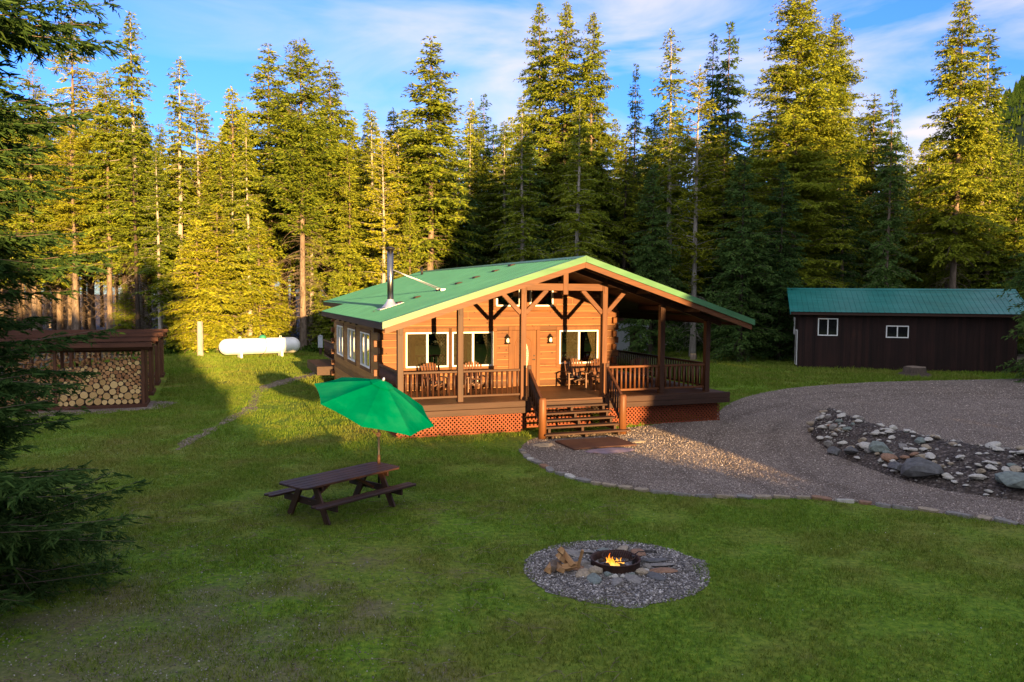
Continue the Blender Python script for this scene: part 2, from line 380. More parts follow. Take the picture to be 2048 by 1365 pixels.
def gravel_mat(name, a, b2, c3, scale=26, tone=1.0):
    m, nt, b, o = new_mat(name); v = coords(nt)
    vo = N(nt, 'ShaderNodeTexVoronoi'); vo.inputs['Scale'].default_value = scale; nt.links.new(v, vo.inputs[0])
    s = N(nt, 'ShaderNodeSeparateColor'); nt.links.new(vo.outputs['Color'], s.inputs[0])
    c = ramp(nt, s.outputs[0], [(0.0, a), (0.5, b2), (0.86, c3), (1.0, tuple(min(1, x*1.8) for x in c3))])
    big = noise(nt, v, 0.35, 6, 0.62, 0.6); c = mixc(nt, ramp(nt, big, [(0.38, (0,0,0)), (0.66, (0.75,0.75,0.75))]), c, mixc(nt, 0.55, c, (0.11,0.082,0.062)))
    if name == 'driveway_gravel':
        s2 = N(nt, 'ShaderNodeSeparateXYZ'); nt.links.new(v, s2.inputs[0]); ax_ = mth(nt, 'SUBTRACT', s2.outputs[0], 22.0); ay_ = mth(nt, 'SUBTRACT', s2.outputs[1], 20.0)
        rr_ = mth(nt, 'SQRT', mth(nt, 'ADD', mth(nt, 'MULTIPLY', ax_, ax_), mth(nt, 'MULTIPLY', ay_, ay_))); rr_ = mth(nt, 'ADD', rr_, mth(nt, 'MULTIPLY', noise(nt, v, 0.25, 3), 1.2))
        tk = None
        for q in (15.2, 16.9, 18.3, 20.0):
            t1 = mth(nt, 'MAXIMUM', mth(nt, 'SUBTRACT', 1.0, mth(nt, 'MULTIPLY', mth(nt, 'ABSOLUTE', mth(nt, 'SUBTRACT', rr_, q)), 3.2)), 0.0); tk = t1 if tk is None else mth(nt, 'MAXIMUM', tk, t1)
        c = mixc(nt, mth(nt, 'MULTIPLY', tk, mth(nt, 'MULTIPLY', big, 0.95)), c, (0.12,0.088,0.066))
    edge = ramp(nt, vo.outputs['Distance'], [(0.25, (1,1,1)), (0.75, (0.35,0.35,0.35))])
    c = mixc(nt, 0.75, c, edge, 'MULTIPLY')
    nt.links.new(c, b.inputs['Base Color']); b.inputs['Roughness'].default_value = 0.9; b.inputs['Specular IOR Level'].default_value = 0.2
    h = mth(nt, 'SUBTRACT', 1.0, vo.outputs['Distance']); bump(nt, b, mth(nt, 'ADD', h, mth(nt, 'MULTIPLY', noise(nt, v, 3, 4), 1.5)), 0.9, 0.03); return m
M['gravel'] = gravel_mat('driveway_gravel', (0.15,0.113,0.088), (0.29,0.226,0.180), (0.45,0.375,0.31), 42)
M['trail'] = gravel_mat('trail_gravel', (0.14,0.105,0.06), (0.25,0.19,0.115), (0.38,0.31,0.22), 30)
M['pit_gravel'] = gravel_mat('grey_gravel', (0.11,0.096,0.085), (0.225,0.20,0.18), (0.38,0.35,0.315), 40)
M['dirt'] = gravel_mat('dirt_and_gravel', (0.035,0.026,0.022), (0.075,0.058,0.048), (0.13,0.105,0.09), 16)
M['forest_floor'] = plain('needle_litter', (0.065,0.045,0.024), 0.95, var=0.6, scale=1.2, bumpk=0.7)
M['pebble'] = plain('pebbles', (0.22,0.205,0.20), 0.85, var=0.6, scale=9, bumpk=0)
def stone(name, c, var=0.35, sc=5): return plain(name, c, 0.8, var=var, scale=sc, bumpk=0.5, spec=0.3)
STONES = [stone('stone_grey', (0.21,0.19,0.165)), stone('stone_tan', (0.30,0.24,0.165)), stone('stone_pale', (0.43,0.40,0.34)),
          stone('stone_slate', (0.105,0.102,0.098)), stone('stone_rust', (0.24,0.135,0.08)), stone('stone_green', (0.16,0.185,0.16))]
def log_end_mat(name, c1, c2):
    m, nt, b, o = new_mat(name); v = coords(nt)
    s = N(nt, 'ShaderNodeSeparateXYZ'); nt.links.new(v, s.inputs[0])
    r = mth(nt, 'SQRT', mth(nt, 'ADD', mth(nt, 'MULTIPLY', s.outputs[0], s.outputs[0]), mth(nt, 'MULTIPLY', s.outputs[2], s.outputs[2])))
    w = mth(nt, 'SINE', mth(nt, 'ADD', mth(nt, 'MULTIPLY', r, 330.0), mth(nt, 'MULTIPLY', noise(nt, v, 12, 2), 4)))
    f = mth(nt, 'ADD', mth(nt, 'MULTIPLY', w, 0.16), noise(nt, v, 9, 4))
    oi = N(nt, 'ShaderNodeObjectInfo')
    f = mth(nt, 'ADD', f, mth(nt, 'MULTIPLY', mth(nt, 'SUBTRACT', oi.outputs['Random'], 0.5), 0.5))
    nt.links.new(ramp(nt, f, [(0.25, c1), (0.75, c2)]), b.inputs['Base Color']); b.inputs['Roughness'].default_value = 0.85; return m
M['log_end'] = log_end_mat('sawn_log_end', (0.40,0.22,0.07), (0.74,0.50,0.21))
M['log_end_red'] = log_end_mat('weathered_log_end', (0.26,0.10,0.032), (0.54,0.28,0.11))
M['split'] = wood('split_wood', (0.22,0.10,0.035), (0.52,0.31,0.14), 'x', 0.8, 6)
M['slab_purple'] = stone('slab_purple', (0.22,0.16,0.19), 0.25, 3)
M['mat_wood'] = wood('step_platform', (0.04,0.018,0.012), (0.085,0.036,0.025), 'x', 0.6, 8)
M['soffit'] = wood('soffit_boards', (0.03,0.013,0.007), (0.065,0.028,0.014), 'y', 0.7, 8)
M['utility_grey'] = plain('grey_metal', (0.36,0.38,0.40), 0.5, var=0.15)
def flame_mat():
    m, nt, b, o = new_mat('flame'); nt.nodes.remove(b); v = coords(nt)
    s = N(nt, 'ShaderNodeSeparateXYZ'); nt.links.new(v, s.inputs[0])
    f = mth(nt, 'ADD', mth(nt, 'MULTIPLY', s.outputs[2], 3.4), mth(nt, 'MULTIPLY', noise(nt, v, 14, 3), 0.35))
    c = ramp(nt, f, [(0.15, (1.0,0.62,0.16)), (0.6, (1.0,0.36,0.03)), (1.0, (0.8,0.10,0.0))])
    e = N(nt, 'ShaderNodeEmission'); nt.links.new(c, e.inputs[0]); e.inputs[1].default_value = 0.62
    t = N(nt, 'ShaderNodeBsdfTransparent'); mx = N(nt, 'ShaderNodeMixShader'); mx.inputs[0].default_value = 0.72
    nt.links.new(t.outputs[0], mx.inputs[1]); nt.links.new(e.outputs[0], mx.inputs[2]); nt.links.new(mx.outputs[0], o.inputs[0]); return m
M['flame'] = flame_mat()
exec_parts = []

# ------------------------------------------------------------------ the ground
def resample(pts, step, jit, closed=True, seed=1):
    r = random.Random(seed); out = []
    n = len(pts)
    for i in range(n if closed else n-1):
        a = Vector(pts[i]); b = Vector(pts[(i+1) % n]); k = max(1, int((b-a).length/step))
        for j in range(k): out.append(a.lerp(b, j/k) + Vector((r.gauss(0, jit), r.gauss(0, jit))))
    if not closed: out.append(Vector(pts[-1]))
    return out
def sheet(name, pts, z, mat, kind='structure'):
    mb = MB(); mb.add([(p[0], p[1], z) for p in pts], [tuple(range(len(pts)))])
    return tag(mb.build(name, mat), kind=kind)
def smooth_poly(pts, it=2, closed=True):
    for _ in range(it):
        q = []; n = len(pts)
        for i in range(n if closed else n-1):
            a = Vector(pts[i]); b = Vector(pts[(i+1) % n]); q += [a.lerp(b, 0.25), a.lerp(b, 0.75)]
        if not closed: q = [Vector(pts[0])] + q + [Vector(pts[-1])]
        pts = q
    return pts
g = MB(); ns = 48
g.add([(900*math.cos(2*math.pi*i/ns), 900*math.sin(2*math.pi*i/ns), -0.02) for i in range(ns)], [tuple(range(ns))])
tag(g.build('forest_floor', M['forest_floor']), kind='structure')
LAWN = [(-34,-30),(-30,10),(-25,34),(-27,48),(-23.5,56),(-18,60),(-12,60),(0,63),(11,64),(17,61.5),(18.5,56),(31,51),(35,46),(44,42),(50,-30)]
sheet('lawn', resample(LAWN, 1.2, 0.35, seed=3), 0.0, M['lawn'])
NEAR_EDGE = [(1042,900),(1048,912),(1085,935),(1130,955),(1190,970),(1250,978),(1320,988),(1400,995),(1500,998),(1600,998),(1700,1005),(1800,1017),(1900,1030),(2048,1052)]
edge_pts = [on_ground(*q).xy for q in NEAR_EDGE]
drive = list(edge_pts) + [Vector(p) for p in [(12.5,13.6),(20,10.5),(36,10),(42,20),(42,38),(36,44.5),(27.7,42.9),(23,41.8),(18.6,40.8),(13.9,38.4),(10.8,35.4),(8.7,32),(7.3,28.6),(3.6,26.0),(0.9,24.6),(0.35,23.4)]]
DRIVE = smooth_poly(drive, 2)
sheet('gravel_driveway', resample(DRIVE, 0.3, 0.035, seed=5), 0.006, M['gravel'])
def ribbon(name, pts, widths, z, mat, jit=0.06):
    P = smooth_poly([Vector(p) for p in pts], 2, False); n = len(P); Lr = []; Rr = []
    for i, p in enumerate(P):
        d = (P[min(i+1, n-1)]-P[max(i-1, 0)]).normalized(); nr = Vector((-d.y, d.x))
        f = i/(n-1)*(len(widths)-1); k = int(min(f, len(widths)-2)); w = widths[k]+(widths[k+1]-widths[k])*(f-k)
        Lr.append(p+nr*(w/2+random.gauss(0, jit))); Rr.append(p-nr*(w/2+random.gauss(0, jit)))
    mb = MB(); mb.add([(q.x, q.y, z) for q in Lr+Rr], [(i, i+1, n+i+1, n+i) for i in range(n-1)])
    return tag(mb.build(name, mat), kind='structure')
PATH = [(-9.35,22.0),(-9.63,24.4),(-9.71,26.78),(-9.85,29.7),(-10.5,32.5),(-11.3,34.8),(-11.4,37.7),(-10.9,40.6),(-10.2,43.7)]
ribbon('gravel_path', PATH, [0.12,0.36,0.42,0.42,0.6,1.2,2.0], 0.007, M['trail'], 0.11)
PIT = Vector((1.70, 12.62))
sheet('gravel_pad', [(PIT.x+(1.44+0.07*math.sin(3*a+1)+0.05*math.sin(7*a)+random.gauss(0,0.05))*math.cos(a), PIT.y+(1.46+0.07*math.sin(3*a+1)+0.05*math.sin(7*a)+random.gauss(0,0.05))*math.sin(a)) for a in np.linspace(0, 2*math.pi, 110, endpoint=False)], 0.006, M['pit_gravel'])
sheet('gravel_bed', resample([W(u, s).xy for u, s in ((-12,31.2),(-3.6,31.9),(-2.0,32.5),(-1.4,33.6),(-1.7,34.6),(-2.6,35),(-12,35))], 0.4, 0.1, seed=8), 0.006, M['gravel'])

# dirt bank with rocks beside the driveway
FR = [(10.2,27.0),(9.35,24.6),(9.0,21.7),(9.3,19.5),(9.9,18.0),(10.9,17.2),(12.2,16.4)]
BK = [(11.2,27.4),(11.9,26.1),(12.4,24.6),(13.2,23.2),(14.0,22.0),(15.2,20.9),(17.0,19.6)]
def lerp_pts(P, t):
    f = t*(len(P)-1); k = int(min(f, len(P)-2)); a = Vector(P[k]); b = Vector(P[k+1]); return a.lerp(b, f-k)
def bank_h(t, v):
    e = min(1.0, t/0.08, (1.0-t)/0.10)
    return e*0.72*(min(1.0, (v/0.42))**0.75 if v < 0.42 else max(0.0, 1-((v-0.42)/0.58))**1.2*0.999)
def bank_pt(t, v):
    p = lerp_pts(FR, t).lerp(lerp_pts(BK, t), v); return Vector((p.x, p.y, 0.008 + bank_h(t, v)))
bm_ = MB(); nu, nv = 70, 18
vs = []
for i in range(nu+1):
    for j in range(nv+1):
        p = bank_pt(i/nu, j/nv); k = 0.05*min(1, 4*j/nv, 4*(nv-j)/nv)
        p.z += k*(math.sin(p.x*5.1+p.y*3)+random.gauss(0, 0.7))*0.7; vs.append(p)
bm_.add(vs, [(i*(nv+1)+j, (i+1)*(nv+1)+j, (i+1)*(nv+1)+j+1, i*(nv+1)+j+1) for i in range(nu) for j in range(nv)], smooth=True)
tag(bm_.build('dirt_bank_ground', M['dirt']), kind='structure')

# far wooded hill
hv = []; nu, nv = 60, 26
def hill_z(x, y):
    r = math.hypot((x-700)/330, (y-760)/300)
    return 325*max(0.0, 1-r*r)**0.9 + 5*math.sin(x*0.03)+4*math.sin(y*0.05+x*0.02)
for i in range(nu+1):
    for j in range(nv+1):
        x = 300+680*i/nu; y = 450+600*j/nv; hv.append((x, y, max(-2, hill_z(x, y)-4)))
hm = MB(); hm.add(hv, [(i*(nv+1)+j, (i+1)*(nv+1)+j, (i+1)*(nv+1)+j+1, i*(nv+1)+j+1) for i in range(nu) for j in range(nv)], smooth=True)
tag(hm.build('hill', plain('hill_ground', (0.06,0.075,0.02), 0.95, var=0.4, scale=0.05, bumpk=0)), kind='structure')
hr = np.random.default_rng(5); V = []; F = []
for q in range(8000):
    x = hr.uniform(330, 760); y = hr.uniform(460, 860); z = hill_z(x, y)
    if z < 8: continue
    h = hr.uniform(6, 11); r = h*hr.uniform(0.15, 0.25); b = len(V); n = 6
    for lvl, (rr, zz) in enumerate(((r, 0.12*h), (r*0.62, 0.45*h))):
        for k in range(n): a = 2*math.pi*k/n+lvl*0.5; w = rr*hr.uniform(0.65, 1.2); V.append((x+w*math.cos(a), y+w*math.sin(a), z-4+zz))
    V.append((x, y, z-4+h)); V.append((x, y, z-4+h*0.75))
    for k in range(n): F.append((b+k, b+(k+1) % n, b+2*n+1)); F.append((b+n+k, b+n+(k+1) % n, b+2*n))
tag(link_mesh('hill_forest', np_mesh('hill_forest', V, F, M['fol'])), 'far conifer forest covering the distant hillside', 'forest', kind='stuff')

# ------------------------------------------------------------------ the log cabin
HO = (10.7, 30.0)
def h(u, s, z): return (u-HO[0], s-HO[1], z)
cabin = empty('log_cabin', W(HO[0], HO[1]), TH, 'honey coloured log cabin with green metal roof and wide covered porch', 'cabin')
RU, RZ, RK = 10.8, 5.57, 0.317
def rz(u): return RZ - RK*abs(u-RU)
SW, S_BACK = 26.9, 37.4
UL, UR = 5.25, 14.3
DZ = 1.03
class HB(MB):                                  # builder in house coordinates u, s, z
    def hbox(self, u0, u1, s0, s1, z0, z1, mi=0): return self.box(u0-HO[0], u1-HO[0], s0-HO[1], s1-HO[1], z0, z1, mi)
    def hbeam(self, a, b, w, hh, up=(0,0,1), mi=0): return self.beam(h(*a), h(*b), w, hh, up, mi)
    def htube(self, pts, r, n=8, mi=0): return self.tube([h(*p) for p in pts], r, n, mi)
    def hprism(self, poly, s0, s1, mi=0): return self.prism([(u-HO[0], z) for u, z in poly], s0-HO[1], s1-HO[1], 'y', mi)
# windows (u0,u1,z0,z1) on the front wall
WINS = [(6.20,7.73,1.83,3.06),(7.86,9.40,1.83,3.06),(11.98,13.58,1.83,3.08)]
GWIN = [(9.50,10.42,3.96,4.72),(10.80,11.72,3.96,4.72)]
DOOR = (10.12,11.06,1.05,3.10)
openings = WINS + GWIN + [DOOR]
def cut(u0, u1, z0, z1, ops):
    iv = [(u0, u1)]
    for a, b, c, d in ops:
        if d <= z0+0.02 or c >= z1-0.02: continue
        nxt = []
        for x, y in iv:
            if b <= x or a >= y: nxt.append((x, y)); continue
            if a > x: nxt.append((x, a))
            if b < y: nxt.append((b, y))
        iv = nxt
    return [i for i in iv if i[1]-i[0] > 0.02]
jr = random.Random(11)
wf = HB(); z = 0.80; crs = 0.25
while z < 5.3:
    z1 = z+crs-0.018
    # split the course where an opening starts or stops inside it
    brk = sorted({z, z1} | {q for o in openings for q in (o[2], o[3]) if z < q < z1})
    for a, b in zip(brk[:-1], brk[1:]):
        zm = (a+b)/2
        lim = (RZ-0.30-zm)/RK
        for x, y in cut(max(UL, RU-lim), min(UR, RU+lim), a, b, openings):
            if y-x > 3.0 or (y-x > 1.4 and jr.random() < 0.4):
                j = x+(y-x)*jr.uniform(0.3, 0.7); segs = [(x, j-0.008), (j+0.008, y)]
            else: segs = [(x, y)]
            for p, q in segs: wf.hbox(p, q, SW, SW+0.10, a, b)
    z += crs
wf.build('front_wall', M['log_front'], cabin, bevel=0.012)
bk = HB()
zl = 0.78
lim = [(UL+0.02, zl)]
for o in ((UL, UR),):
    pass
# pale joints behind the courses: strips leaving the openings free
z = zl
while z < 5.25:
    lm = (RZ-0.34-z-0.06)/RK
    for x, y in cut(max(UL+0.01, RU-lm), min(UR-0.01, RU+lm), z, z+0.125, [(a-0.001, b+0.001, c-0.13, d+0.13) for a, b, c, d in openings]):
        bk.hbox(x, y, SW+0.014, SW+0.09, z, z+0.125)
    z += 0.125
bk.build('joint_backing', M['chink'], cabin)
# left wall
LW = [(28.42,30.32,1.68,2.95),(31.52,33.34,1.66,2.95),(34.60,36.40,1.64,2.95)]
wl_ = HB(); z = 0.30
while z < 3.55:
    z1 = min(z+crs-0.014, 3.6)
    brk = sorted({z, z1} | {q for o in LW for q in (o[2], o[3]) if z < q < z1})
    for a, b in zip(brk[:-1], brk[1:]):
        for x, y in cut(SW+0.1, S_BACK, a, b, LW): wl_.hbox(UL, UL+0.10, x, y, a, b)
    z += crs
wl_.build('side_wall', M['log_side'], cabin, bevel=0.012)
o = HB(); z = 0.3
while z < 3.5:
    for x, y in cut(SW+0.12, S_BACK-0.02, z, z+0.125, [(a-0.001, b+0.001, c-0.13, d+0.13) for a, b, c, d in LW]): o.hbox(UL+0.014, UL+0.09, x, y, z, z+0.125)
    z += 0.125
o.build('joint_backing', M['chink'], cabin)
wr = HB(); z = 0.30
while z < 4.2:
    wr.hbox(UR-0.1, UR, SW+0.1, S_BACK, z, z+crs-0.014); z += crs
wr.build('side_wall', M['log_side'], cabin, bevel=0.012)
b_ = HB(); b_.hprism([(UL+0.1,0.3),(UR-0.1,0.3),(UR-0.1,rz(UR)-0.3),(RU,RZ-0.3),(UL+0.1,rz(UL)-0.3)], S_BACK-0.1, S_BACK)
b_.build('back_wall', M['dark_x'], cabin)
ib = HB(); ib.hprism([(UL+0.13,1.0),(UR-0.13,1.0),(UR-0.13,rz(UR)-0.32),(RU,RZ-0.32),(UL+0.13,rz(UL)-0.32)], SW+1.9, SW+1.95); ib.hbox(UL+0.13, UR-0.13, SW+0.12, SW+1.9, 0.98, 1.03)
ib.hbox(UL+1.9, UL+1.95, SW+1.95, S_BACK-0.2, 1.0, 3.2)
ib.build('interior_partition', M['interior'], cabin)
# staggered log ends at the corners
for (u, s, du, ds, top) in ((UL, SW, -1, -1, 3.6), (UR, SW, 1, -1, 3.95), (UL, S_BACK, -1, 1, 3.5)):
    c = HB(); z = 0.32; k = 0
    while z < top:
        if k % 2: c.hbox(*sorted((u+0.005, u+du*0.15)), s+0.008, s+0.165, z, z+crs-0.02) if ds < 0 else c.hbox(*sorted((u+0.005, u+du*0.15)), s-0.165, s-0.008, z, z+crs-0.02)
        else:
            uu = (u+0.01, u+0.165) if du < 0 else (u-0.165, u-0.01)
            c.hbox(uu[0], uu[1], *sorted((s-0.005 if ds < 0 else s+0.005, s+ds*0.16)), z, z+crs-0.02)
        z += crs; k += 1
    c.build('corner_log_ends', M['frame_x'] if du < 0 else M['log_front'], cabin, bevel=0.015)
fd = HB(); fd.hbox(UL+0.12, UR-0.12, SW+0.15, S_BACK-0.12, -0.05, 0.9); fd.build('foundation', M['dark_x'], cabin)

def window(u0, u1, z0, z1, sw, face='front', trim=True, split=0.5, screen=True):
    """a sliding window; trim, frame, two panes, screen"""
    f = HB(); t = 0.055; P = HB(); Sc = HB(); T = HB()
    def bx(b, a0, a1, c0, c1, d0, d1, mi=0):   # along-wall a, height c, depth d (negative is outward)
        if face == 'front': b.hbox(a0, a1, sw+d0, sw+d1, c0, c1, mi)
        else: b.hbox(sw+d0, sw+d1, a0, a1, c0, c1, mi)
    m = u0+(u1-u0)*split
    bx(f, u0, u1, z0, z0+t, -0.025, 0.07); bx(f, u0, u1, z1-t, z1, -0.025, 0.07)
    bx(f, u0, u0+t, z0+t, z1-t, -0.023, 0.07); bx(f, u1-t, u1, z0+t, z1-t, -0.023, 0.07)
    bx(f, m-0.035, m+0.035, z0+t, z1-t, -0.027, 0.07)
    w = f.build('window', M['white_vinyl'], cabin, bevel=0.006)
    bx(P, m+0.03, u1-t+0.005, z0+t, z1-t, 0.026, 0.032); P.build('pane', M['glass'], w)
    P2 = HB(); bx(P2, u0+t-0.005, m-0.03, z0+t, z1-t, 0.026, 0.032); P2.build('pane', M['glass'] if not screen else M['glass'], w)
    if screen: bx(Sc, u0+t, m-0.035, z0+t, z1-t, 0.044, 0.048); Sc.build('screen', M['screen'], w)
    if trim:
        k = 0.13
        bx(T, u0-k, u1+k, z1+0.002, z1+k, -0.02, 0.02); bx(T, u0-k, u1+k, z0-k, z0-0.002, -0.02, 0.02)
        bx(T, u0-k, u0-0.002, z0, z1, -0.018, 0.02); bx(T, u1+0.002, u1+k, z0, z1, -0.018, 0.02)
        T.build('window_trim', M['trimwood'], w, bevel=0.006)
    return w
for a in WINS: window(*a, SW)
for a in GWIN: window(*a, SW, screen=False, trim=True, split=0.02)
for a in LW: window(*a, UL, 'side', split=0.52, screen=True)
# front door with an oval leaded light
dr = HB(); u0, u1, z0, z1 = DOOR
dr.hbox(u0, u1, SW+0.02, SW+0.075, z0, z1)
for (a, b, c, d) in ((u0+0.10, u0+0.20, z0+0.15, z1-0.55), (u1-0.20, u1-0.10, z0+0.15, z1-0.55), (u0+0.28, u1-0.28, z0+0.12, z0+0.48)):
    dr.hbox(a, b, SW+0.008, SW+0.019, c, d)
arch = [(u0+0.47+0.36*math.cos(t), z1-0.55+0.36*math.sin(t)) for t in np.linspace(0, math.pi, 14)] + [(u0+0.47+0.29*math.cos(t), z1-0.55+0.29*math.sin(t)) for t in np.linspace(math.pi, 0, 14)]
for i in range(13):
    dr.hprism([arch[i], arch[i+1], arch[26-i], arch[27-i]], SW+0.008, SW+0.019)
door = dr.build('front_door', M['trimwood'], cabin, bevel=0.004)
ov = HB(); ov.hprism([(u0+0.47+0.17*math.cos(t), 2.16+0.52*math.sin(t)) for t in np.linspace(0, 2*math.pi, 28, endpoint=False)], SW+0.004, SW+0.018)
m_, nt_, b_m, o_ = new_mat('leaded_glass'); v_ = coords(nt_); vo_ = N(nt_, 'ShaderNodeTexVoronoi', feature='DISTANCE_TO_EDGE'); vo_.inputs['Scale'].default_value = 14; nt_.links.new(v_, vo_.inputs[0])
nt_.links.new(ramp(nt_, vo_.outputs[0], [(0.02, (0.04,0.035,0.03)), (0.09, (0.42,0.42,0.36))]), b_m.inputs['Base Color']); b_m.inputs['Roughness'].default_value = 0.12
ov.build('oval_glass', m_, door)
hd = HB(); hd.htube([(u1-0.075, SW+0.02, 2.02), (u1-0.075, SW-0.03, 2.02)], 0.028, 10); hd.htube([(u1-0.075, SW+0.02, 2.16), (u1-0.075, SW-0.005, 2.16)], 0.03, 10); hd.hbox(u1-0.16, u1-0.075, SW-0.045, SW-0.028, 2.008, 2.03)
hd.build('handle', M['black_iron'], door)
dt = HB(); k = 0.14
dt.hbox(u0-k, u1+k, SW-0.03, SW+0.02, z1+0.003, z1+k); dt.hbox(u0-k, u0-0.003, SW-0.028, SW+0.02, DZ+0.002, z1); dt.hbox(u1+0.003, u1+k, SW-0.028, SW+0.02, DZ+0.002, z1)
dt.build('door_trim', M['trimwood'], cabin, bevel=0.006)
# lanterns either side of the door
for u in (9.90, 11.57):
    lb = HB(); c = (u, SW-0.14)
    lb.hbox(u-0.05, u+0.05, SW-0.028, SW-0.002, 2.72, 2.92)
    lb.htube([(u, SW-0.02, 2.88), (u, SW-0.10, 2.97), (u, SW-0.14, 2.94)], 0.012, 6)
    lb.lathe([(0.0,0.24),(0.02,0.24),(0.03,0.21),(0.07,0.17),(0.095,0.14),(0.10,0.125),(0.0,0.125)], 12, h(u, SW-0.14, 2.70))
    lb.lathe([(0.0,-0.09),(0.085,-0.085),(0.10,-0.07),(0.085,-0.04),(0.055,-0.03),(0.0,-0.03)], 12, h(u, SW-0.14, 2.70))
    for k in range(4):
        a = k*math.pi/2+0.4; lb.htube([(u+0.085*math.cos(a), SW-0.14+0.085*math.sin(a), 2.64), (u+0.09*math.cos(a), SW-0.14+0.09*math.sin(a), 2.82)], 0.006, 5)
    ln = lb.build('lantern', M['black_iron'], cabin)
    gl = HB(); gl.lathe([(0.045,-0.035),(0.068,0.01),(0.06,0.06),(0.042,0.10),(0.03,0.125)], 12, h(u, SW-0.14, 2.70)); gl.build('glass_globe', M['lantern_glass'], ln)

# roof: corrugated sheets on a slab
S_F, S_M, S_R = 22.3, 36.0, 43.4
def slope(u_e, u_r, s0, s1, name):
    pr = []; s = s0
    while s < s1-0.01:
        for ds, dz in ((0, 0), (0.165, 0), (0.18, 0.022), (0.205, 0.022), (0.22, 0)):
            if s+ds <= s1: pr.append((s+ds, dz))
        s += 0.23
    pr.append((s1, 0)); mb = HB(); vs = []
    for s_, dz in pr: vs += [h(u_e, s_, rz(u_e)+dz), h(u_r, s_, rz(u_r)+dz)]
    mb.add(vs, [(2*i, 2*i+2, 2*i+3, 2*i+1) for i in range(len(pr)-1)])
    return mb.build(name, M['roof'], cabin)
rl = slope(4.50, RU, S_F, S_M, 'roof_sheeting'); slope(5.52, RU, S_M, S_R, 'roof_sheeting'); slope(17.10, RU, S_F, S_R, 'roof_sheeting')
def slab(name, ua, ub, s0, s1, top, bot, mat):
    mb = HB(); mb.hprism([(ua, rz(ua)-top), (ub, rz(ub)-top), (ub, rz(ub)-bot), (ua, rz(ua)-bot)], s0, s1); return mb.build(name, mat, cabin)
slab('soffit', 4.56, RU-0.004, S_F+0.06, S_M-0.03, 0.012, 0.13, M['soffit'])
slab('soffit', 5.58, RU-0.004, S_M-0.026, S_R-0.05, 0.012, 0.13, M['soffit'])
slab('soffit', RU+0.004, 17.04, S_F+0.06, S_R-0.05, 0.012, 0.13, M['soffit'])
def strip(name, ua, ub, s0, s1, t, b, mat): return slab(name, ua, ub, s0, s1, t, b, mat)
for ua, ub in ((4.47, RU-0.002), (RU+0.002, 17.13)):
    strip('rake_trim', ua, ub, S_F-0.03, S_F+0.02, -0.035, 0.155, M['roof_trim'])
    strip('rake_flange', ua, ub, S_F+0.022, S_F+0.15, -0.036, -0.026, M['roof_trim'])
    strip('barge_board', ua+(0.08 if ua < 8 else 0), ub-(0.08 if ub > 12 else 0), S_F+0.023, S_F+0.058, 0.135, 0.33, M['frame_x'])
rc = HB(); rc.hprism([(RU-0.22, rz(RU-0.22)+0.03), (RU, RZ+0.045), (RU+0.22, rz(RU+0.22)+0.03), (RU+0.22, rz(RU+0.22)+0.024), (RU, RZ+0.03), (RU-0.22, rz(RU-0.22)+0.024)], S_F-0.035, S_R+0.02)
rc.build('ridge_cap', M['roof_trim'], cabin)
ef = HB(); ef.hbox(4.50, 4.55, S_F+0.06, S_M-0.03, rz(4.5)-0.20, rz(4.5)-0.016); ef.hbox(5.53, 5.575, S_M, S_R-0.05, rz(5.53)-0.2, rz(5.53)-0.016); ef.hbox(17.045, 17.09, S_F+0.06, S_R-0.05, rz(17.1)-0.2, rz(17.1)-0.016)
ef.build('eave_fascia', M['dark_y'], cabin)
rt = HB()                                       # exposed rafter tails / outlookers under the left eave
for s in np.arange(27.6, 36, 1.25):
    rt = HB(); rt.hbeam((4.58, s, rz(4.58)-0.22), (5.24, s, rz(5.24)-0.22), 0.10, 0.17); rt.build('rafter_tail', M['dark_x'], cabin)
pu = HB()                                       # purlins under the porch roof
for u in (6.4, 8.3, 13.4, 15.3):
    pu = HB(); pu.hbox(u-0.06, u+0.06, S_F+0.4, SW-0.02, rz(u)-0.30, rz(u)-0.145); pu.build('purlin', M['dark_y'], cabin)

# porch deck
dk = HB(); dk.hbox(5.12, 16.80, 23.42, SW-0.004, DZ-0.06, DZ); dk.hbox(UR+0.27, 16.80, SW-0.002, 43.0, DZ-0.06, DZ-0.001)
dk.build('porch_deck', M['deck'], cabin)
fs = HB(); fs.hbox(5.10, 9.40, 23.35, 23.415, 0.84, DZ-0.002); fs.hbox(5.10, 9.40, 23.352, 23.415, 0.64, 0.832)
fs.hbox(12.10, 16.98, 23.35, 23.415, 0.84, DZ-0.002); fs.hbox(12.10, 16.98, 23.352, 23.415, 0.66, 0.832)
fs.hbox(16.81, 16.87, 23.42, 43.0, 0.66, DZ-0.004); fs.hbox(5.05, 5.11, 23.42, SW-0.3, 0.66, DZ-0.004)
fs.hbox(9.42, 12.08, 23.39, 23.44, 0.78, DZ-0.064)
fs.build('rim_joist', M['dark_x'], cabin, bevel=0.008)
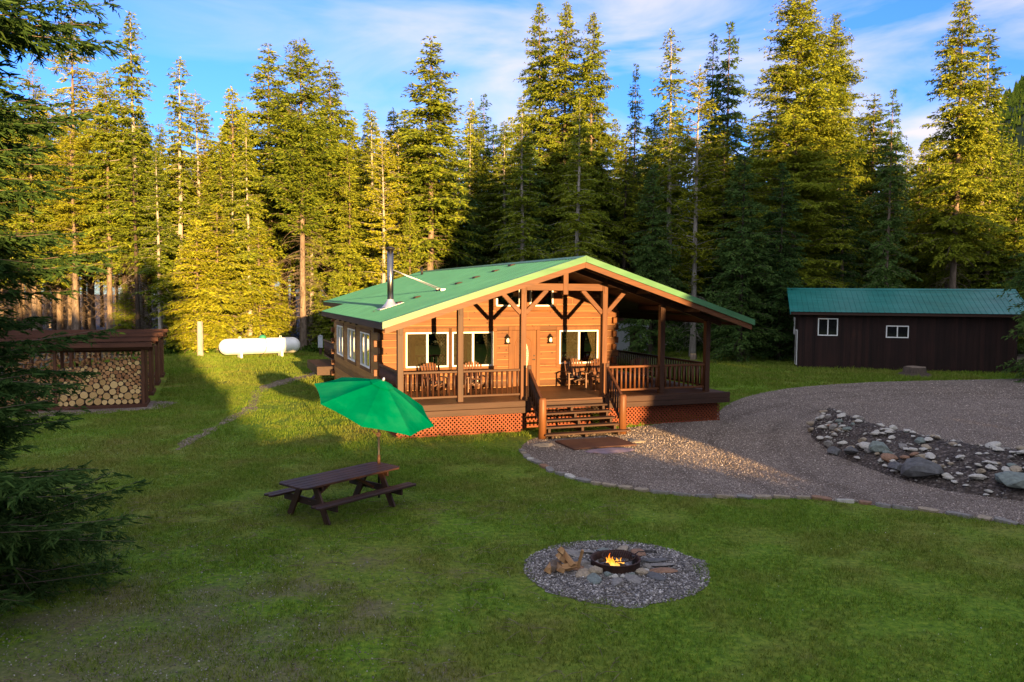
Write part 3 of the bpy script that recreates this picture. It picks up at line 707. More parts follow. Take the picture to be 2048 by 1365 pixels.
def lattice(name, p0, p1, z0, z1):
    """diagonal strips clipped to a rectangle from p0 to p1 (u,s)"""
    a = Vector(p0); b = Vector(p1); L = (b-a).length; d = (b-a)/L; nrm = Vector((d.y, -d.x)); H_ = z1-z0; mb = HB(); w = 0.042
    for sgn, off in ((1, 0.0), (-1, 0.011)):
        x = -H_
        while x < L:
            x += 0.135
            t0, t1 = max(0, -x), min(H_, L-x)
            if t1-t0 < 0.05: continue
            def P(t):
                q = a + d*(x+t) + nrm*off; zz = z0+t if sgn > 0 else z1-t
                return h(q.x, q.y, zz)
            mb.beam(P(t0), P(t1), 0.009, w, (d.x, d.y, 0.0001) if False else Vector((d.x, d.y, 0)))
    for zz in (z0, z1): mb.beam(h(a.x+nrm.x*0.025, a.y+nrm.y*0.025, zz), h(b.x+nrm.x*0.025, b.y+nrm.y*0.025, zz), 0.02, 0.07)
    return mb.build(name, M['lattice'], cabin)
lattice('lattice_skirt', (5.15, 23.62), (9.36, 23.62), 0.02, 0.66)
lattice('lattice_skirt', (12.2, 23.62), (16.74, 23.62), 0.02, 0.66)
lattice('lattice_skirt', (9.5, 24.3), (12.1, 24.3), 0.02, 0.8)
lattice('lattice_skirt', (5.2, 26.8), (5.2, 23.66), 0.02, 0.66)
ub = HB(); ub.hbox(5.3, 16.5, 26.4, 26.44, 0.0, 0.9); ub.hbox(16.55, 16.6, 23.75, 43, 0, 0.9); ub.build('under_deck_shadow_wall', M['dark_x'], cabin)  # dark sheets added behind the lattice stand in for under-deck shade
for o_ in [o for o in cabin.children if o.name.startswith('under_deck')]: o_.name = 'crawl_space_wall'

# posts, beams, braces
PS = 23.76; PU = [5.30, 7.20, 9.30, 12.20, 14.42, 16.25]
for u in PU:
    top = rz(u)-0.34
    p = HB(); p.hbox(u-0.09, u+0.09, PS-0.09, PS+0.09, DZ+0.002, top); p.hbox(u-0.05, u+0.05, PS-0.105, PS-0.092, top-0.34, top+0.16)
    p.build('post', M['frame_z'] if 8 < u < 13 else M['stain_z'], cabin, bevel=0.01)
for u, s in ((16.25, 31.5), (16.25, 38.0), (16.25, 42.7)):
    p = HB(); p.hbox(u-0.09, u+0.09, s-0.09, s+0.09, DZ+0.002, rz(u)-0.3); p.build('post', M['stain_z'], cabin, bevel=0.01)
for u, zb in ((5.3, .0), (16.6, .0), (9.28, 0), (12.22, 0)):
    p = HB(); p.hbox(u-0.09, u+0.09, 23.68, 23.86, -0.03, 0.96); p.build('deck_footing', M['stain_z'], cabin)
rf = HB()
for ua, ub_ in ((4.75, RU-0.075), (RU+0.075, 16.8)):
    rf.hprism([(ua, rz(ua)-0.16), (ub_, rz(ub_)-0.16), (ub_, rz(ub_)-0.34), (ua, rz(ua)-0.34)], PS-0.07, PS+0.07)
rf.build('porch_rafter', M['stain_x'], cabin, bevel=0.006)
tb = HB(); tb.hbox(9.395, 12.105, PS-0.075, PS+0.075, 4.53, 4.76); tb.build('tie_beam', M['frame_x'], cabin, bevel=0.01)
kp = HB(); kp.hbox(RU-0.13, RU+0.05, PS-0.09, PS+0.09, 4.40, RZ-0.19); kp.build('king_post', M['frame_z'], cabin, bevel=0.01)
for u in (9.30, 12.20):
    for sg in (-1, 1):
        inner = (sg > 0) == (u < 10)
        zt = 4.55 if inner else rz(u+sg*0.78)-0.30
        br = HB(); br.hbeam((u+sg*0.08, PS, 3.80), (u+sg*0.82, PS, zt), 0.10, 0.145); br.build('brace', M['frame_x'], cabin, bevel=0.008)
lb = HB()
for u in (5.3, 16.25): lb.hbox(u-0.07, u+0.07, PS+0.1, (43 if u > 10 else SW-0.3), rz(u)-0.36, rz(u)-0.17)
lb.build('porch_beam', M['dark_y'], cabin)

# railings
def railing(p0, p1, zt=1.98, zb=1.20, mat='stain', n=None, sub=True, step=0.168):
    a = Vector(p0); b = Vector(p1); d = (b-a); L = d.length; d /= L; ax = 'x' if abs(d.x) > abs(d.y) else 'y'
    rb = HB(); rb.hbeam((a.x, a.y, zt), (b.x, b.y, zt), 0.10, 0.075); rb.hbeam((a.x, a.y, zb), (b.x, b.y, zb), 0.075, 0.075)
    r = rb.build('railing', M[mat+'_'+ax], cabin, bevel=0.012)
    k = int(L/step); me = None
    if sub:
        bm = MB(); bm.tube([(0,0,0), (0,0,zt-zb-0.06)], 0.036, 7); me = bm.mesh('baluster', M[mat+'_z'])
        for i in range(k):
            q = a + d*((i+0.5)*L/k); link_mesh('baluster', me, r, h(q.x, q.y, zb+0.03))
    else:
        bb = HB()
        for i in range(k): q = a + d*((i+0.5)*L/k); bb.htube([(q.x, q.y, zb+0.03), (q.x, q.y, zt-0.03)], 0.036, 6)
        bb.build('baluster_row', M[mat+'_z'], r)
    return r
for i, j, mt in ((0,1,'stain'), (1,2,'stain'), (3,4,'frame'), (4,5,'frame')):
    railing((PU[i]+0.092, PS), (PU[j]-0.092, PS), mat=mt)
railing((5.30, PS+0.1), (5.30, SW-0.02), mat='stain', sub=False)
railing((16.40, PS+0.1), (16.40, 42.6), mat='stain', sub=False)
railing((5.35, 41.6), (5.35, 37.7), mat='dark', sub=False)
rp = HB(); rp.hbox(4.5, 9, S_BACK+0.3, 41.8, 0.55, 0.95); rp.build('back_porch_deck', M['dark_y'], cabin)

# steps
ST0, ST1 = 9.42, 12.08
for i in range(5):
    zt = DZ-0.172*(i+1); s1 = 23.36-0.27*i; w = 0.0 if i else 0.0
    t = HB(); t.hbox(ST0+0.04-(0.0 if i < 4 else 0.1), ST1-0.04+(0.0 if i < 4 else 0.25), s1-0.31, s1, zt-0.055, zt); t.build('step_tread', M['dark_x'], cabin, bevel=0.008)
for u in (ST0+0.2, (ST0+ST1)/2, ST1-0.2):
    sg = HB()
    for i in range(5):
        zt = DZ-0.172*(i+1)-0.058; s1 = 23.36-0.27*i
        sg.hbox(u-0.04, u+0.04, s1-0.28, s1-0.01+(0.26 if i else 0), zt-0.14 if i < 4 else -0.02, zt-0.001*i)
    sg.build('stair_stringer', M['dark_y'], cabin)
for u in (9.36, 12.12):
    nw = HB(); nw.htube([(u, 22.22, -0.05), (u, 22.22, 1.20), (u, 22.22, 1.26)], [0.125, 0.12, 0.085], 14); nw.build('newel_post', M['round_post'], cabin)
    pw = HB(); pw.hbox(u-0.06, u+0.06, 23.28, 23.345, 0.7, 2.16); pw.build('newel_post', M['stain_z'], cabin, bevel=0.01)
    hr_ = HB(); hr_.hbeam((u, 23.32, 2.02), (u, 22.26, 1.17), 0.09, 0.085); hr_.hbeam((u, 23.30, 1.22), (u, 22.30, 0.40), 0.07, 0.08)
    hrl = hr_.build('stair_railing', M['stain_y'], cabin, bevel=0.01)
    for k in range(6):
        f = (k+0.6)/6.4; bl = HB(); s = 23.30-1.02*f; bl.htube([(u, s, 1.24-0.82*f), (u, s, 2.0-0.83*f)], 0.032, 7); bl.build('baluster', M['stain_z'], hrl)

# chimney flue, brackets, vent
cz = rz(5.67)
ch = HB(); ch.htube([(5.67, 26.88, cz-0.05), (5.67, 26.88, 5.86)], 0.105, 18); ch.htube([(5.67,26.88,4.95),(5.67,26.88,4.98)], 0.112, 18)
flue = ch.build('chimney_flue', M['steel'], cabin)
cc = HB(); cc.lathe([(0.0,0.14),(0.10,0.12),(0.155,0.08),(0.155,0.04),(0.12,0.035),(0.12,0.0),(0.0,0.0)], 18, h(5.67, 26.88, 5.85)); cc.build('rain_cap', M['black_iron'], flue)
fl = HB(); fl.lathe([(0.30,-0.02),(0.19,0.10),(0.125,0.20),(0.11,0.26)], 18, h(5.67, 26.88, cz)); 
fl.hprism([(5.25, rz(5.25)+0.03), (6.05, rz(6.05)+0.03), (6.05, rz(6.05)+0.036), (5.25, rz(5.25)+0.036)], 26.52, 27.24); fl.build('flashing', M['galv'], flue)
for ds in (-0.28, 0.28):
    st = HB(); st.htube([(5.70, 26.88+ds*0.15, 5.22), (7.43, 26.9+ds, rz(7.43)+0.05)], 0.016, 6); st.hbox(7.36, 7.52, 26.84+ds, 26.96+ds, rz(7.43)+0.0, rz(7.43)+0.07); st.build('flue_brace', M['galv'], flue)
for u, s in ((5.99,27.06),(6.60,26.95),(7.42,27.02),(8.18,27.25),(8.89,27.4),(9.66,27.5),(10.36,27.7)):
    b = HB(); b.hprism([(u-0.10, rz(u-0.1)+0.028), (u+0.12, rz(u+0.12)+0.028), (u+0.12, rz(u+0.12)+0.05), (u-0.07, rz(u-0.07)+0.075)], s-0.17, s+0.17)
    b.build('snow_guard', M['rust'], cabin, bevel=0.01)
vp = HB(); vp.htube([(10.0, 39.7, rz(10.0)-0.05), (10.0, 39.7, rz(10.0)+0.38)], 0.06, 10); vp.build('vent_pipe', M['black_iron'], cabin)

# ------------------------------------------------------------------ conifers
def norm(a): return a/np.maximum(np.linalg.norm(a, axis=-1, keepdims=True), 1e-9)
def sprays(base, d, ln, wd, r, strip=False):
    """one pointed four-cornered spray per row"""
    n = len(base); rnd = norm(r.normal(size=(n, 3))*0.9 + np.array([0, 0, 0.5]))
    side = norm(np.cross(d, rnd)); ln = ln[:, None]; wd = wd[:, None]
    sag = np.zeros((n, 3)); sag[:, 2] = -0.10*ln[:, 0]
    if strip:
        V = np.stack([base+side*wd*0.38, base+d*ln+sag+side*wd*0.16, base+d*ln+sag-side*wd*0.16, base-side*wd*0.38], 1).reshape(-1, 3)
        return V, np.arange(n*4).reshape(n, 4)
    V = np.stack([base, base+d*ln*0.42+side*wd*0.5+sag*0.2, base+d*ln+sag, base+d*ln*0.42-side*wd*0.5+sag*0.2], 1).reshape(-1, 3)
    F = np.arange(n*4).reshape(n, 4); return V, F
def tubes(paths, rads, k=4):
    """paths (m, p, 3), rads (m, p) -> quads"""
    m, p, _ = paths.shape
    d = norm(np.gradient(paths, axis=1)); a = np.where(np.abs(d[..., 2:3]) < 0.9, np.array([0, 0, 1.0]), np.array([1.0, 0, 0]))
    x = norm(np.cross(d, a)); y = np.cross(d, x); V = []
    for q in range(k): t = 2*math.pi*q/k; V.append(paths + x*(math.cos(t)*rads[..., None]) + y*(math.sin(t)*rads[..., None]))
    V = np.stack(V, 2)                                # m,p,k,3
    idx = np.arange(m*p*k).reshape(m, p, k); q2 = np.roll(idx, -1, axis=2)
    F = np.stack([idx[:, :-1], q2[:, :-1], q2[:, 1:], idx[:, 1:]], -1).reshape(-1, 4)
    return V.reshape(-1, 3), F
def conifer(seed, H, z0, Rm, prof, per_m=9.0, up=0.15, droop=0.35, tw=8.0, slen=0.34, swid=0.10, twl=0.42, dead=0, dead_l=1.4, trunk_r=None, lean=0.0, gap=0.12, tw_ang=58, tipup=0.0, limb=0.022, fill=1.0, herring=False):
    """returns (trunk V,F), (crown V,F). prof: list of (0..1 up the crown, 0..1 radius)"""
    r = np.random.default_rng(seed); px, py = zip(*prof)
    trunk_r = trunk_r or 0.0105*H
    tz = np.linspace(0, H, 12); wob = np.cumsum(r.normal(0, 0.02*H/22, (12, 2)), 0); wob[0] = 0
    axis = np.stack([wob[:, 0]+lean*tz, wob[:, 1], tz], 1)
    tr = trunk_r*np.maximum(0.04, (1-tz/H)**0.85); tr[0] *= 1.25
    TV, TF = tubes(axis[None], tr[None], 8); tv = [TV]; tf = [TF]; off = len(TV)
    def ax(z): return np.stack([np.interp(z, tz, axis[:, 0]), np.interp(z, tz, axis[:, 1]), z], -1)
    nb = int((H-z0)*per_m)
    f = np.sort(r.uniform(0, 1, nb))**1.0; zb = z0+(H-z0)*f*0.995
    L = Rm*np.interp(f, px, py)*r.uniform(0.62, 1.12, nb)
    keep = r.uniform(0, 1, nb) > gap; L[~keep] *= 0.35
    L = np.maximum(L, 0.14)
    # clustered azimuths give gaps and boughs
    phi = r.uniform(0, 2*math.pi, nb); bias = np.sin(phi*2+zb*1.7)+np.sin(phi*3-zb*0.9); L *= 1+0.10*bias
    su = up + r.normal(0, 0.09, nb) + 0.55*np.clip(f-0.72, 0, 1)*2.0
    dp = droop*r.uniform(0.6, 1.4, nb)*(1-0.6*f)
    hd = np.stack([np.cos(phi), np.sin(phi), np.zeros(nb)], 1); base = ax(zb)
    def spine(i, t):
        rr = L[i]*t; z = L[i]*(su[i]*t - dp[i]*t**2 + tipup*t**4)
        p = base[i] + hd[i]*rr[:, None]; p[:, 2] += z; return p
    ts = np.linspace(0, 1, 4)
    P4 = base[:, None, :] + hd[:, None, :]*(L[:, None]*ts)[..., None]
    P4[..., 2] += L[:, None]*(su[:, None]*ts - dp[:, None]*ts**2 + tipup*ts**4)
    br = (limb*np.sqrt(np.maximum(L, 0.2)))[:, None]*np.array([1, 0.75, 0.45, 0.12])
    V, F = tubes(P4, br, 3); tv.append(V); tf.append(F+off); off += len(V)
    # twigs
    nt = np.maximum(5, (L*tw+2).astype(int)); tot = int(nt.sum()); bi = np.repeat(np.arange(nb), nt)
    t = 1-(r.uniform(0, 1, tot)**0.85)*0.90; Lb = L[bi]
    pos = base[bi] + hd[bi]*(Lb*t)[:, None]; pos[:, 2] += Lb*(su[bi]*t - dp[bi]*t**2 + tipup*t**4)
    tan = hd[bi].copy(); tan[:, 2] = su[bi]-2*dp[bi]*t+4*tipup*t**3; tan = norm(tan)
    sd = np.stack([-hd[bi][:, 1], hd[bi][:, 0], np.zeros(tot)], 1)*np.where(r.uniform(size=tot) < 0.5, 1, -1)[:, None]
    an = np.radians(tw_ang + r.normal(0, 14, tot)); td = tan*np.cos(an)[:, None]+sd*np.sin(an)[:, None]
    td[:, 2] += r.normal(-0.16, 0.16, tot); td = norm(td)
    tl = np.clip(twl*Lb*(1.08-0.85*t)*r.uniform(0.6, 1.2, tot), slen*0.6, 1.1)
    ns_ = np.maximum(2, np.ceil(tl/slen*1.5*fill).astype(int)); tot2 = int(ns_.sum()); ti = np.repeat(np.arange(tot), ns_)
    fr = r.uniform(0, 1, tot2); sp = pos[ti]+td[ti]*(tl[ti]*fr)[:, None]; sp[:, 2] -= 0.12*tl[ti]*fr**2
    if herring:
        up_ = np.array([0, 0, 1.0]); s2 = norm(np.cross(td[ti], up_))*np.where(r.uniform(size=tot2) < 0.5, 1, -1)[:, None]
        dd = norm(td[ti]*0.75+s2*0.62*(1-0.7*fr)[:, None]+r.normal(0, 0.17, (tot2, 3)))
    else: dd = norm(td[ti]+r.normal(0, 0.34, (tot2, 3)))
    sl = slen*r.uniform(0.65, 1.25, tot2); sw_ = swid*r.uniform(0.7, 1.4, tot2)
    # leader tip
    kt = 26; tp = ax(np.full(kt, H)-r.uniform(0, 0.06*H, kt)); tdv = norm(np.stack([r.normal(0, .5, kt), r.normal(0, .5, kt), np.ones(kt)*0.9], 1))
    CV, CF = sprays(np.concatenate([sp, tp]), np.concatenate([dd, tdv]), np.concatenate([sl, np.full(kt, slen)]), np.concatenate([sw_, np.full(kt, swid)]), r, herring)
    if dead:
        dzb = r.uniform(min(1.2, z0*0.2), max(z0*1.05, 2.0), dead); dph = r.uniform(0, 2*math.pi, dead); dl = dead_l*r.uniform(0.35, 1.15, dead)
        dhd = np.stack([np.cos(dph), np.sin(dph), np.zeros(dead)], 1); b0 = ax(dzb); ts = np.linspace(0, 1, 5)
        c = r.uniform(-0.1, 0.35, dead)[:, None]; dr = r.uniform(0.35, 0.9, dead)[:, None]
        DP = b0[:, None]+dhd[:, None]*(dl[:, None]*(ts-0.12*ts**2))[..., None]; DP[..., 2] += dl[:, None]*(c*ts-dr*ts**2)
        DP[:, 1:, :2] += r.normal(0, 0.05, (dead, 4, 2))
        V, F = tubes(DP, 0.017*np.ones((dead, 1))*np.array([1.2, .9, .7, .5, .25]), 3); tv.append(V); tf.append(F+off); off += len(V)
        # twiglets hanging from the dead limbs
        m = dead*4; q = r.integers(0, dead, m); k = r.integers(1, 5, m); s0 = DP[q, k]; e = np.stack([r.normal(0, .28, m), r.normal(0, .28, m), r.uniform(-.5, .05, m)], 1)
        V, F = tubes(np.stack([s0, s0+e*0.6, s0+e], 1), np.tile([0.008, 0.006, 0.003], (m, 1)), 3); tv.append(V); tf.append(F+off); off += len(V)
    return (np.concatenate(tv), np.concatenate(tf)), (CV, CF)

CONE = [(0, .55), (.06, .95), (.15, 1), (.5, .70), (.8, .40), (.93, .20), (1, .06)]
FULL = [(0, .8), (.1, 1), (.35, .92), (.6, .74), (.82, .47), (.93, .25), (1, .07)]
BLUNT = [(0, .45), (.12, .8), (.35, 1), (.6, .86), (.82, .52), (1, .10)]
AIRY = [(0, .4), (.2, .8), (.45, 1), (.7, .8), (.88, .45), (1, .08)]
SPIRE = [(0, .7), (.15, 1), (.5, .8), (.8, .55), (.93, .32), (1, .10)]
PROTO = {}
def proto(key, fol, barkm, **kw):
    (TV, TF), (CV, CF) = conifer(**kw)
    PROTO[key] = (np_mesh(key+'_trunk', TV, TF, M[barkm], True), np_mesh(key+'_crown', CV, CF, M[fol]), kw['H'])
proto('full', 'fol', 'bark', fill=2.1, seed=1, H=22, z0=1.0, Rm=3.1, prof=CONE, dead=20, per_m=19, slen=0.273, swid=0.081, tw=9)
proto('full2', 'fol', 'bark', fill=2.1, seed=2, H=20, z0=2.0, Rm=2.8, prof=FULL, dead=30, per_m=19, droop=0.5, slen=0.260, swid=0.081, tw=9)
proto('tall', 'fol', 'bark', fill=2.1, seed=3, H=25, z0=7.5, Rm=3.0, prof=FULL, dead=70, dead_l=1.7, per_m=18, slen=0.273, swid=0.081, tw=9)
proto('tall2', 'fol', 'bark_pale', fill=2.1, seed=4, H=26, z0=6.0, Rm=2.9, prof=CONE, dead=70, dead_l=1.5, gap=0.2, per_m=15, slen=0.273, swid=0.081, tw=9)
proto('pine', 'fol', 'bark', fill=2.1, seed=5, H=25, z0=9.5, Rm=3.7, prof=BLUNT, dead=120, dead_l=2.8, up=0.45, droop=0.22, gap=0.15, per_m=19, trunk_r=0.27, slen=0.273, swid=0.070, tw=9)
proto('larch', 'fol_yellow', 'bark', fill=2.1, seed=6, H=26, z0=8.5, Rm=2.9, prof=AIRY, dead=60, up=0.25, droop=0.3, tw=8, slen=0.211, swid=0.054, gap=0.2, per_m=13)
proto('airy', 'fol_yellow', 'bark_pale', fill=2.1, seed=7, H=20, z0=4.5, Rm=2.4, prof=AIRY, dead=50, up=0.4, droop=0.25, tw=8, slen=0.223, swid=0.062, gap=0.2, per_m=15)
proto('spire', 'fol_dark', 'bark', fill=2.1, seed=8, H=22, z0=3.5, Rm=1.7, prof=SPIRE, dead=40, droop=0.45, per_m=18, slen=0.236, swid=0.070)
proto('spire2', 'fol', 'bark_pale', fill=2.1, seed=9, H=25, z0=5.5, Rm=2.1, prof=SPIRE, dead=60, droop=0.5, per_m=15, gap=0.2, slen=0.248, swid=0.076)
proto('young', 'fol', 'bark', fill=2.1, seed=10, H=9, z0=0.3, Rm=2.1, prof=CONE, per_m=26, tw=11, slen=0.198, swid=0.064, droop=0.25)
proto('young_yellow', 'fol_yellow', 'bark', fill=2.1, seed=11, H=11, z0=0.6, Rm=2.5, prof=FULL, per_m=24, tw=10, slen=0.211, swid=0.064, droop=0.3, dead=10)
proto('big', 'fol', 'bark', fill=2.0, seed=12, H=34, z0=6.5, Rm=5.4, prof=FULL, per_m=25, tw=8.5, slen=0.25, swid=0.075, dead=80, dead_l=2.4, up=0.3, droop=0.28, trunk_r=0.42)
proto('big2', 'fol', 'bark', fill=2.0, seed=16, H=29, z0=8.0, Rm=4.3, prof=CONE, per_m=24, tw=9, slen=0.25, swid=0.075, dead=80, dead_l=2.4, up=0.12, droop=0.30, trunk_r=0.30, gap=0.2)
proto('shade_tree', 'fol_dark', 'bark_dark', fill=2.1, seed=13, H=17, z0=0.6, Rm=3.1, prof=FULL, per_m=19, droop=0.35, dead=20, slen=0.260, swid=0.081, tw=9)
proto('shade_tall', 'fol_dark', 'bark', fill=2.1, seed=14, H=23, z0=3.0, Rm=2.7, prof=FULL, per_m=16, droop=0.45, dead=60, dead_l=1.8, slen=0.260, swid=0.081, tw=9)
proto('pole', 'fol', 'bark_dark', fill=2.1, seed=15, H=19, z0=8.5, Rm=1.8, prof=SPIRE, dead=120, dead_l=1.5, per_m=14, slen=0.236, swid=0.076)
tr_ = np.random.default_rng(21)
NTREE = [0]
def tree(kind, x, y, H, label, group=None, name='conifer_tree', cat='tree', wide=1.0, rot=None, z=0.0):
    tm, cm_, h0 = PROTO[kind]; s = H/h0
    e = empty(name, (x, y, z-0.05), tr_.uniform(0, 6.28) if rot is None else rot, label, cat, group)
    e.scale = (s**0.75*wide, s**0.75*wide, s)
    link_mesh('trunk', tm, e); link_mesh('crown', cm_, e); NTREE[0] += 1
    return e
# (column, top row, distance, kind, width, label) of the trees one can tell apart
SPECIAL = [
 (150, 42, 62, 'larch', 1.25, 'tall feathery yellow green conifer towering above the woodsheds'),
 (78, 132, 66, 'larch', 0.85, 'slimmer feathery conifer just left of the tall feathery one'),
 (222, 150, 60, 'tall', 1.0, 'dark topped spruce between the feathery conifer and the pointed spruce'),
 (278, 36, 60, 'tall2', 1.1, 'tall pointed spruce with pale trunk rising behind the woodshed corner'),
 (362, 125, 62, 'spire2', 1.2, 'narrow spruce with tufted top right of the pointed spruce'),
 (402, 188, 66, 'airy', 1.2, 'golden airy conifer with a thin top behind the left lawn'),
 (470, 178, 65, 'full2', 1.0, 'broad golden spruce behind the white gas tank'),
 (500, 235, 58, 'tall2', 0.9, 'spruce with a bare pale trunk directly above the gas tank'),
 (543, 97, 68, 'tall', 1.3, 'tall bushy spruce left of the thick trunked pine'),
 (606, 88, 59, 'pine', 1.05, 'large pine with a thick bare trunk beside the right end of the gas tank'),
 (662, 130, 66, 'tall', 1.2, 'dark spruce leaning close behind the large pine'),
 (733, 212, 68, 'spire', 0.75, 'thin spindly spire standing against the cloud above the chimney'),
 (768, 275, 58, 'airy', 1.1, 'sunlit airy conifer above the chimney flue'),
 (797, 265, 61, 'airy', 1.0, 'sunlit airy conifer with twin look right of the chimney flue'),
 (862, 82, 60, 'tall', 1.35, 'tall tapering spruce standing alone above the left roof slope'),
 (936, 205, 70, 'spire2', 0.85, 'slim pale conifer right of the lone tapering spruce'),
 (968, 195, 74, 'spire', 1.1, 'bluish dark spruce left of the great clump behind the roof'),
 (1045, 200, 54, 'tall2', 1.05, 'shorter spruce in front of the great clump behind the roof'),
 (1074, 18, 66, 'big2', 0.85, 'left summit of the great clump of spruces behind the roof'),
 (1126, 18, 64, 'big2', 0.95, 'middle summit of the great clump of spruces behind the roof'),
 (1178, 38, 62, 'big2', 0.85, 'right summit of the great clump of spruces behind the roof'),
 (1150, 200, 53, 'tall2', 1.1, 'spruce with a long pale trunk just behind the roof ridge'),
 (1262, 136, 68, 'spire', 0.75, 'thin sparse spire right of the great clump'),
 (1336, 68, 62, 'spire2', 1.15, 'tall slender spire with a white trunk right of the cabin ridge'),
 (1386, 142, 56, 'airy', 1.1, 'yellow green tree on a leaning white trunk'),
 (1412, 78, 70, 'spire', 0.9, 'dark spruce top peeping left of the dark pair'),
 (1446, 58, 68, 'shade_tall', 1.0, 'dark blue green spruce left of the giant fir'),
 (1580, -25, 58, 'big', 1.05, 'giant golden fir whose top leaves the picture above the dark shed'),
 (1655, 40, 64, 'big', 0.8, 'second large golden fir pressed against the right side of the giant fir'),
 (1733, 195, 68, 'tall', 1.3, 'golden conifer right of the giant firs and left of the dark spruce'),
 (1770, 186, 54, 'shade_tall', 0.8, 'dark narrow spruce rising behind the middle of the shed roof'),
 (1903, -8, 58, 'big2', 0.95, 'tall layered spruce rising behind the right half of the shed'),
 (1952, 68, 63, 'tall2', 1.2, 'thin topped conifer close on the right of the layered spruce'),
 (1835, 285, 72, 'full', 1.1, 'golden conifer low between the dark spruce and the layered spruce'),
 (2010, 280, 74, 'full2', 1.2, 'golden bushy conifer below the hill at the right edge'),
 (2046, 300, 66, 'full', 1.1, 'bushy conifer at the right edge beneath the hill'),
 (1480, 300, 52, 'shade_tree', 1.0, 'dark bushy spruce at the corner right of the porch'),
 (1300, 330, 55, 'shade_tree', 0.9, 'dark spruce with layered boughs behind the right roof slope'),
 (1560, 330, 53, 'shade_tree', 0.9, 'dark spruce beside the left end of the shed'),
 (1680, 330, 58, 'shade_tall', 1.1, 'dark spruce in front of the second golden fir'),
 (320, 300, 57, 'tall2', 1.0, 'golden spruce with a bare lower trunk right of the woodsheds'),
 (435, 410, 57, 'young_yellow', 1.2, 'bright yellow green young fir behind the left end of the gas tank'),
 (395, 440, 56, 'young_yellow', 1.2, 'small bright young fir beside the leftmost standing snag'),
 (520, 455, 58, 'young_yellow', 1.2, 'bushy young fir behind the middle of the gas tank'),
 (700, 330, 60, 'full', 1.0, 'golden spruce directly left of the chimney flue'),
 (820, 400, 58, 'full', 0.9, 'low golden spruce against the roof right of the flue'),
]
for px, ty, D, kind, wd, lab in SPECIAL:
    p = px_at(px, D); tree(kind, p.x, p.y, top_z(ty, px, D), lab, wide=wd)
# the stand behind: trees nobody could tell apart
def ring_ok(x, y, used, dmin):
    return all((x-a)**2+(y-b)**2 > dmin*dmin for a, b in used)
used = [tuple(px_at(q[0], q[2]).xy) for q in SPECIAL]
fill_sets = [
 (-60, 300, 58, 100, 52, ['tall', 'pole', 'tall2', 'larch', 'pole', 'tall'], (215, 330), 'golden conifer in the crowded stand behind the woodsheds', 'conifers behind the woodsheds'),
 (300, 860, 60, 100, 58, ['tall', 'tall2', 'airy', 'pole', 'full2', 'tall'], (220, 340), 'golden conifer in the crowded stand behind the gas tank', 'conifers behind the gas tank'),
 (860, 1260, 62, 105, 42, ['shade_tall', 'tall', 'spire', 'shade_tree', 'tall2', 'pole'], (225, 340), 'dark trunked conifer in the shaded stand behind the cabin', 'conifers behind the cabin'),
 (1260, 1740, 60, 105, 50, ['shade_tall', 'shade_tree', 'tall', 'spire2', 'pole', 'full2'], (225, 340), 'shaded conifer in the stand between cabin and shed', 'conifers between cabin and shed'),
 (1740, 2140, 60, 115, 40, ['full', 'tall', 'full2', 'shade_tall', 'tall2'], (265, 350), 'conifer in the stand behind the right half of the shed', 'conifers behind the shed'),
]
for a, b, d0, d1, n, kinds, (t0, t1), lab, grp in fill_sets:
    for i in range(n):
        for _ in range(30):
            px = tr_.uniform(a, b); D = d0+(d1-d0)*tr_.uniform()**1.3; p = px_at(px, D)
            if ring_ok(p.x, p.y, used, 1.9): break
        used.append((p.x, p.y)); ty = tr_.uniform(t0, t1)
        tree(kinds[i % len(kinds)], p.x, p.y, max(8.0, top_z(ty, px, D)), lab, grp, wide=tr_.uniform(0.95, 1.3))
# young firs and low boughs along the forest edge
edge_y = [(250,58,5,'full2'),(350,58.5,6,'young'),(560,60,5,'young_yellow'),(640,61,4.5,'young'),(668,59,6,'young'),(690,63,7,'young_yellow'),(1265,64,7,'shade_tree'),(1295,63,6,'shade_tree'),(1340,63,8,'shade_tree'),(1375,62,6.5,'shade_tree'),(1425,61,8,'shade_tree'),(1505,57,7.5,'shade_tree'),(1540,56,6,'shade_tree'),(1480,63,9,'shade_tree'),(2035,60,6,'shade_tree'),(1250,69,9,'shade_tree')]
for px, D, H, kd in edge_y:
    p = px_at(px, D); tree(kd, p.x, p.y, H, 'low young fir with boughs to the ground at the edge of the forest', 'young firs along the forest edge', wide=1.15)

# the big dark spruce at the left edge, close to the camera
SP = [(0,3.1),(.4,3.5),(1.2,3.45),(2.0,3.2),(2.7,3.4),(3.1,2.6),(3.6,3.2),(3.9,2.5),(4.3,2.5),(4.7,2.9),(5.1,2.6),(5.9,2.75),(6.8,3.1),(7.1,2.6),(7.4,1.7),(7.7,2.0),(8.1,3.2),(8.7,2.9),(9.2,2.0),(10.2,1.1),(11.2,.15)]
(TV, TF), (CV, CF) = conifer(seed=31, H=11.2, z0=0.15, Rm=0.92, prof=[(min(1, z/11.2), r_) for z, r_ in SP], per_m=58, tw=27, slen=0.12, swid=0.034, twl=0.30, herring=True, up=0.05, droop=0.16, tipup=0.10, gap=0.06, trunk_r=0.2, limb=0.010, fill=2.3, dead=40, dead_l=2.2)
print('near spruce faces', len(CF))
near = empty('spruce_tree', (-8.75, 10.7, -0.05), 0.4, 'large dark spruce filling the left edge, boughs sweeping to the ground', 'tree')
link_mesh('trunk', np_mesh('near_trunk', TV, TF, M['bark'], True), near); link_mesh('crown', np_mesh('near_crown', CV, CF, M['fol_near']), near)
(TV, TF), (CV, CF) = conifer(seed=33, H=18, z0=0.3, Rm=2.7, prof=FULL, per_m=22, tw=10, slen=0.24, swid=0.06, fill=1.6, droop=0.3, dead=20)
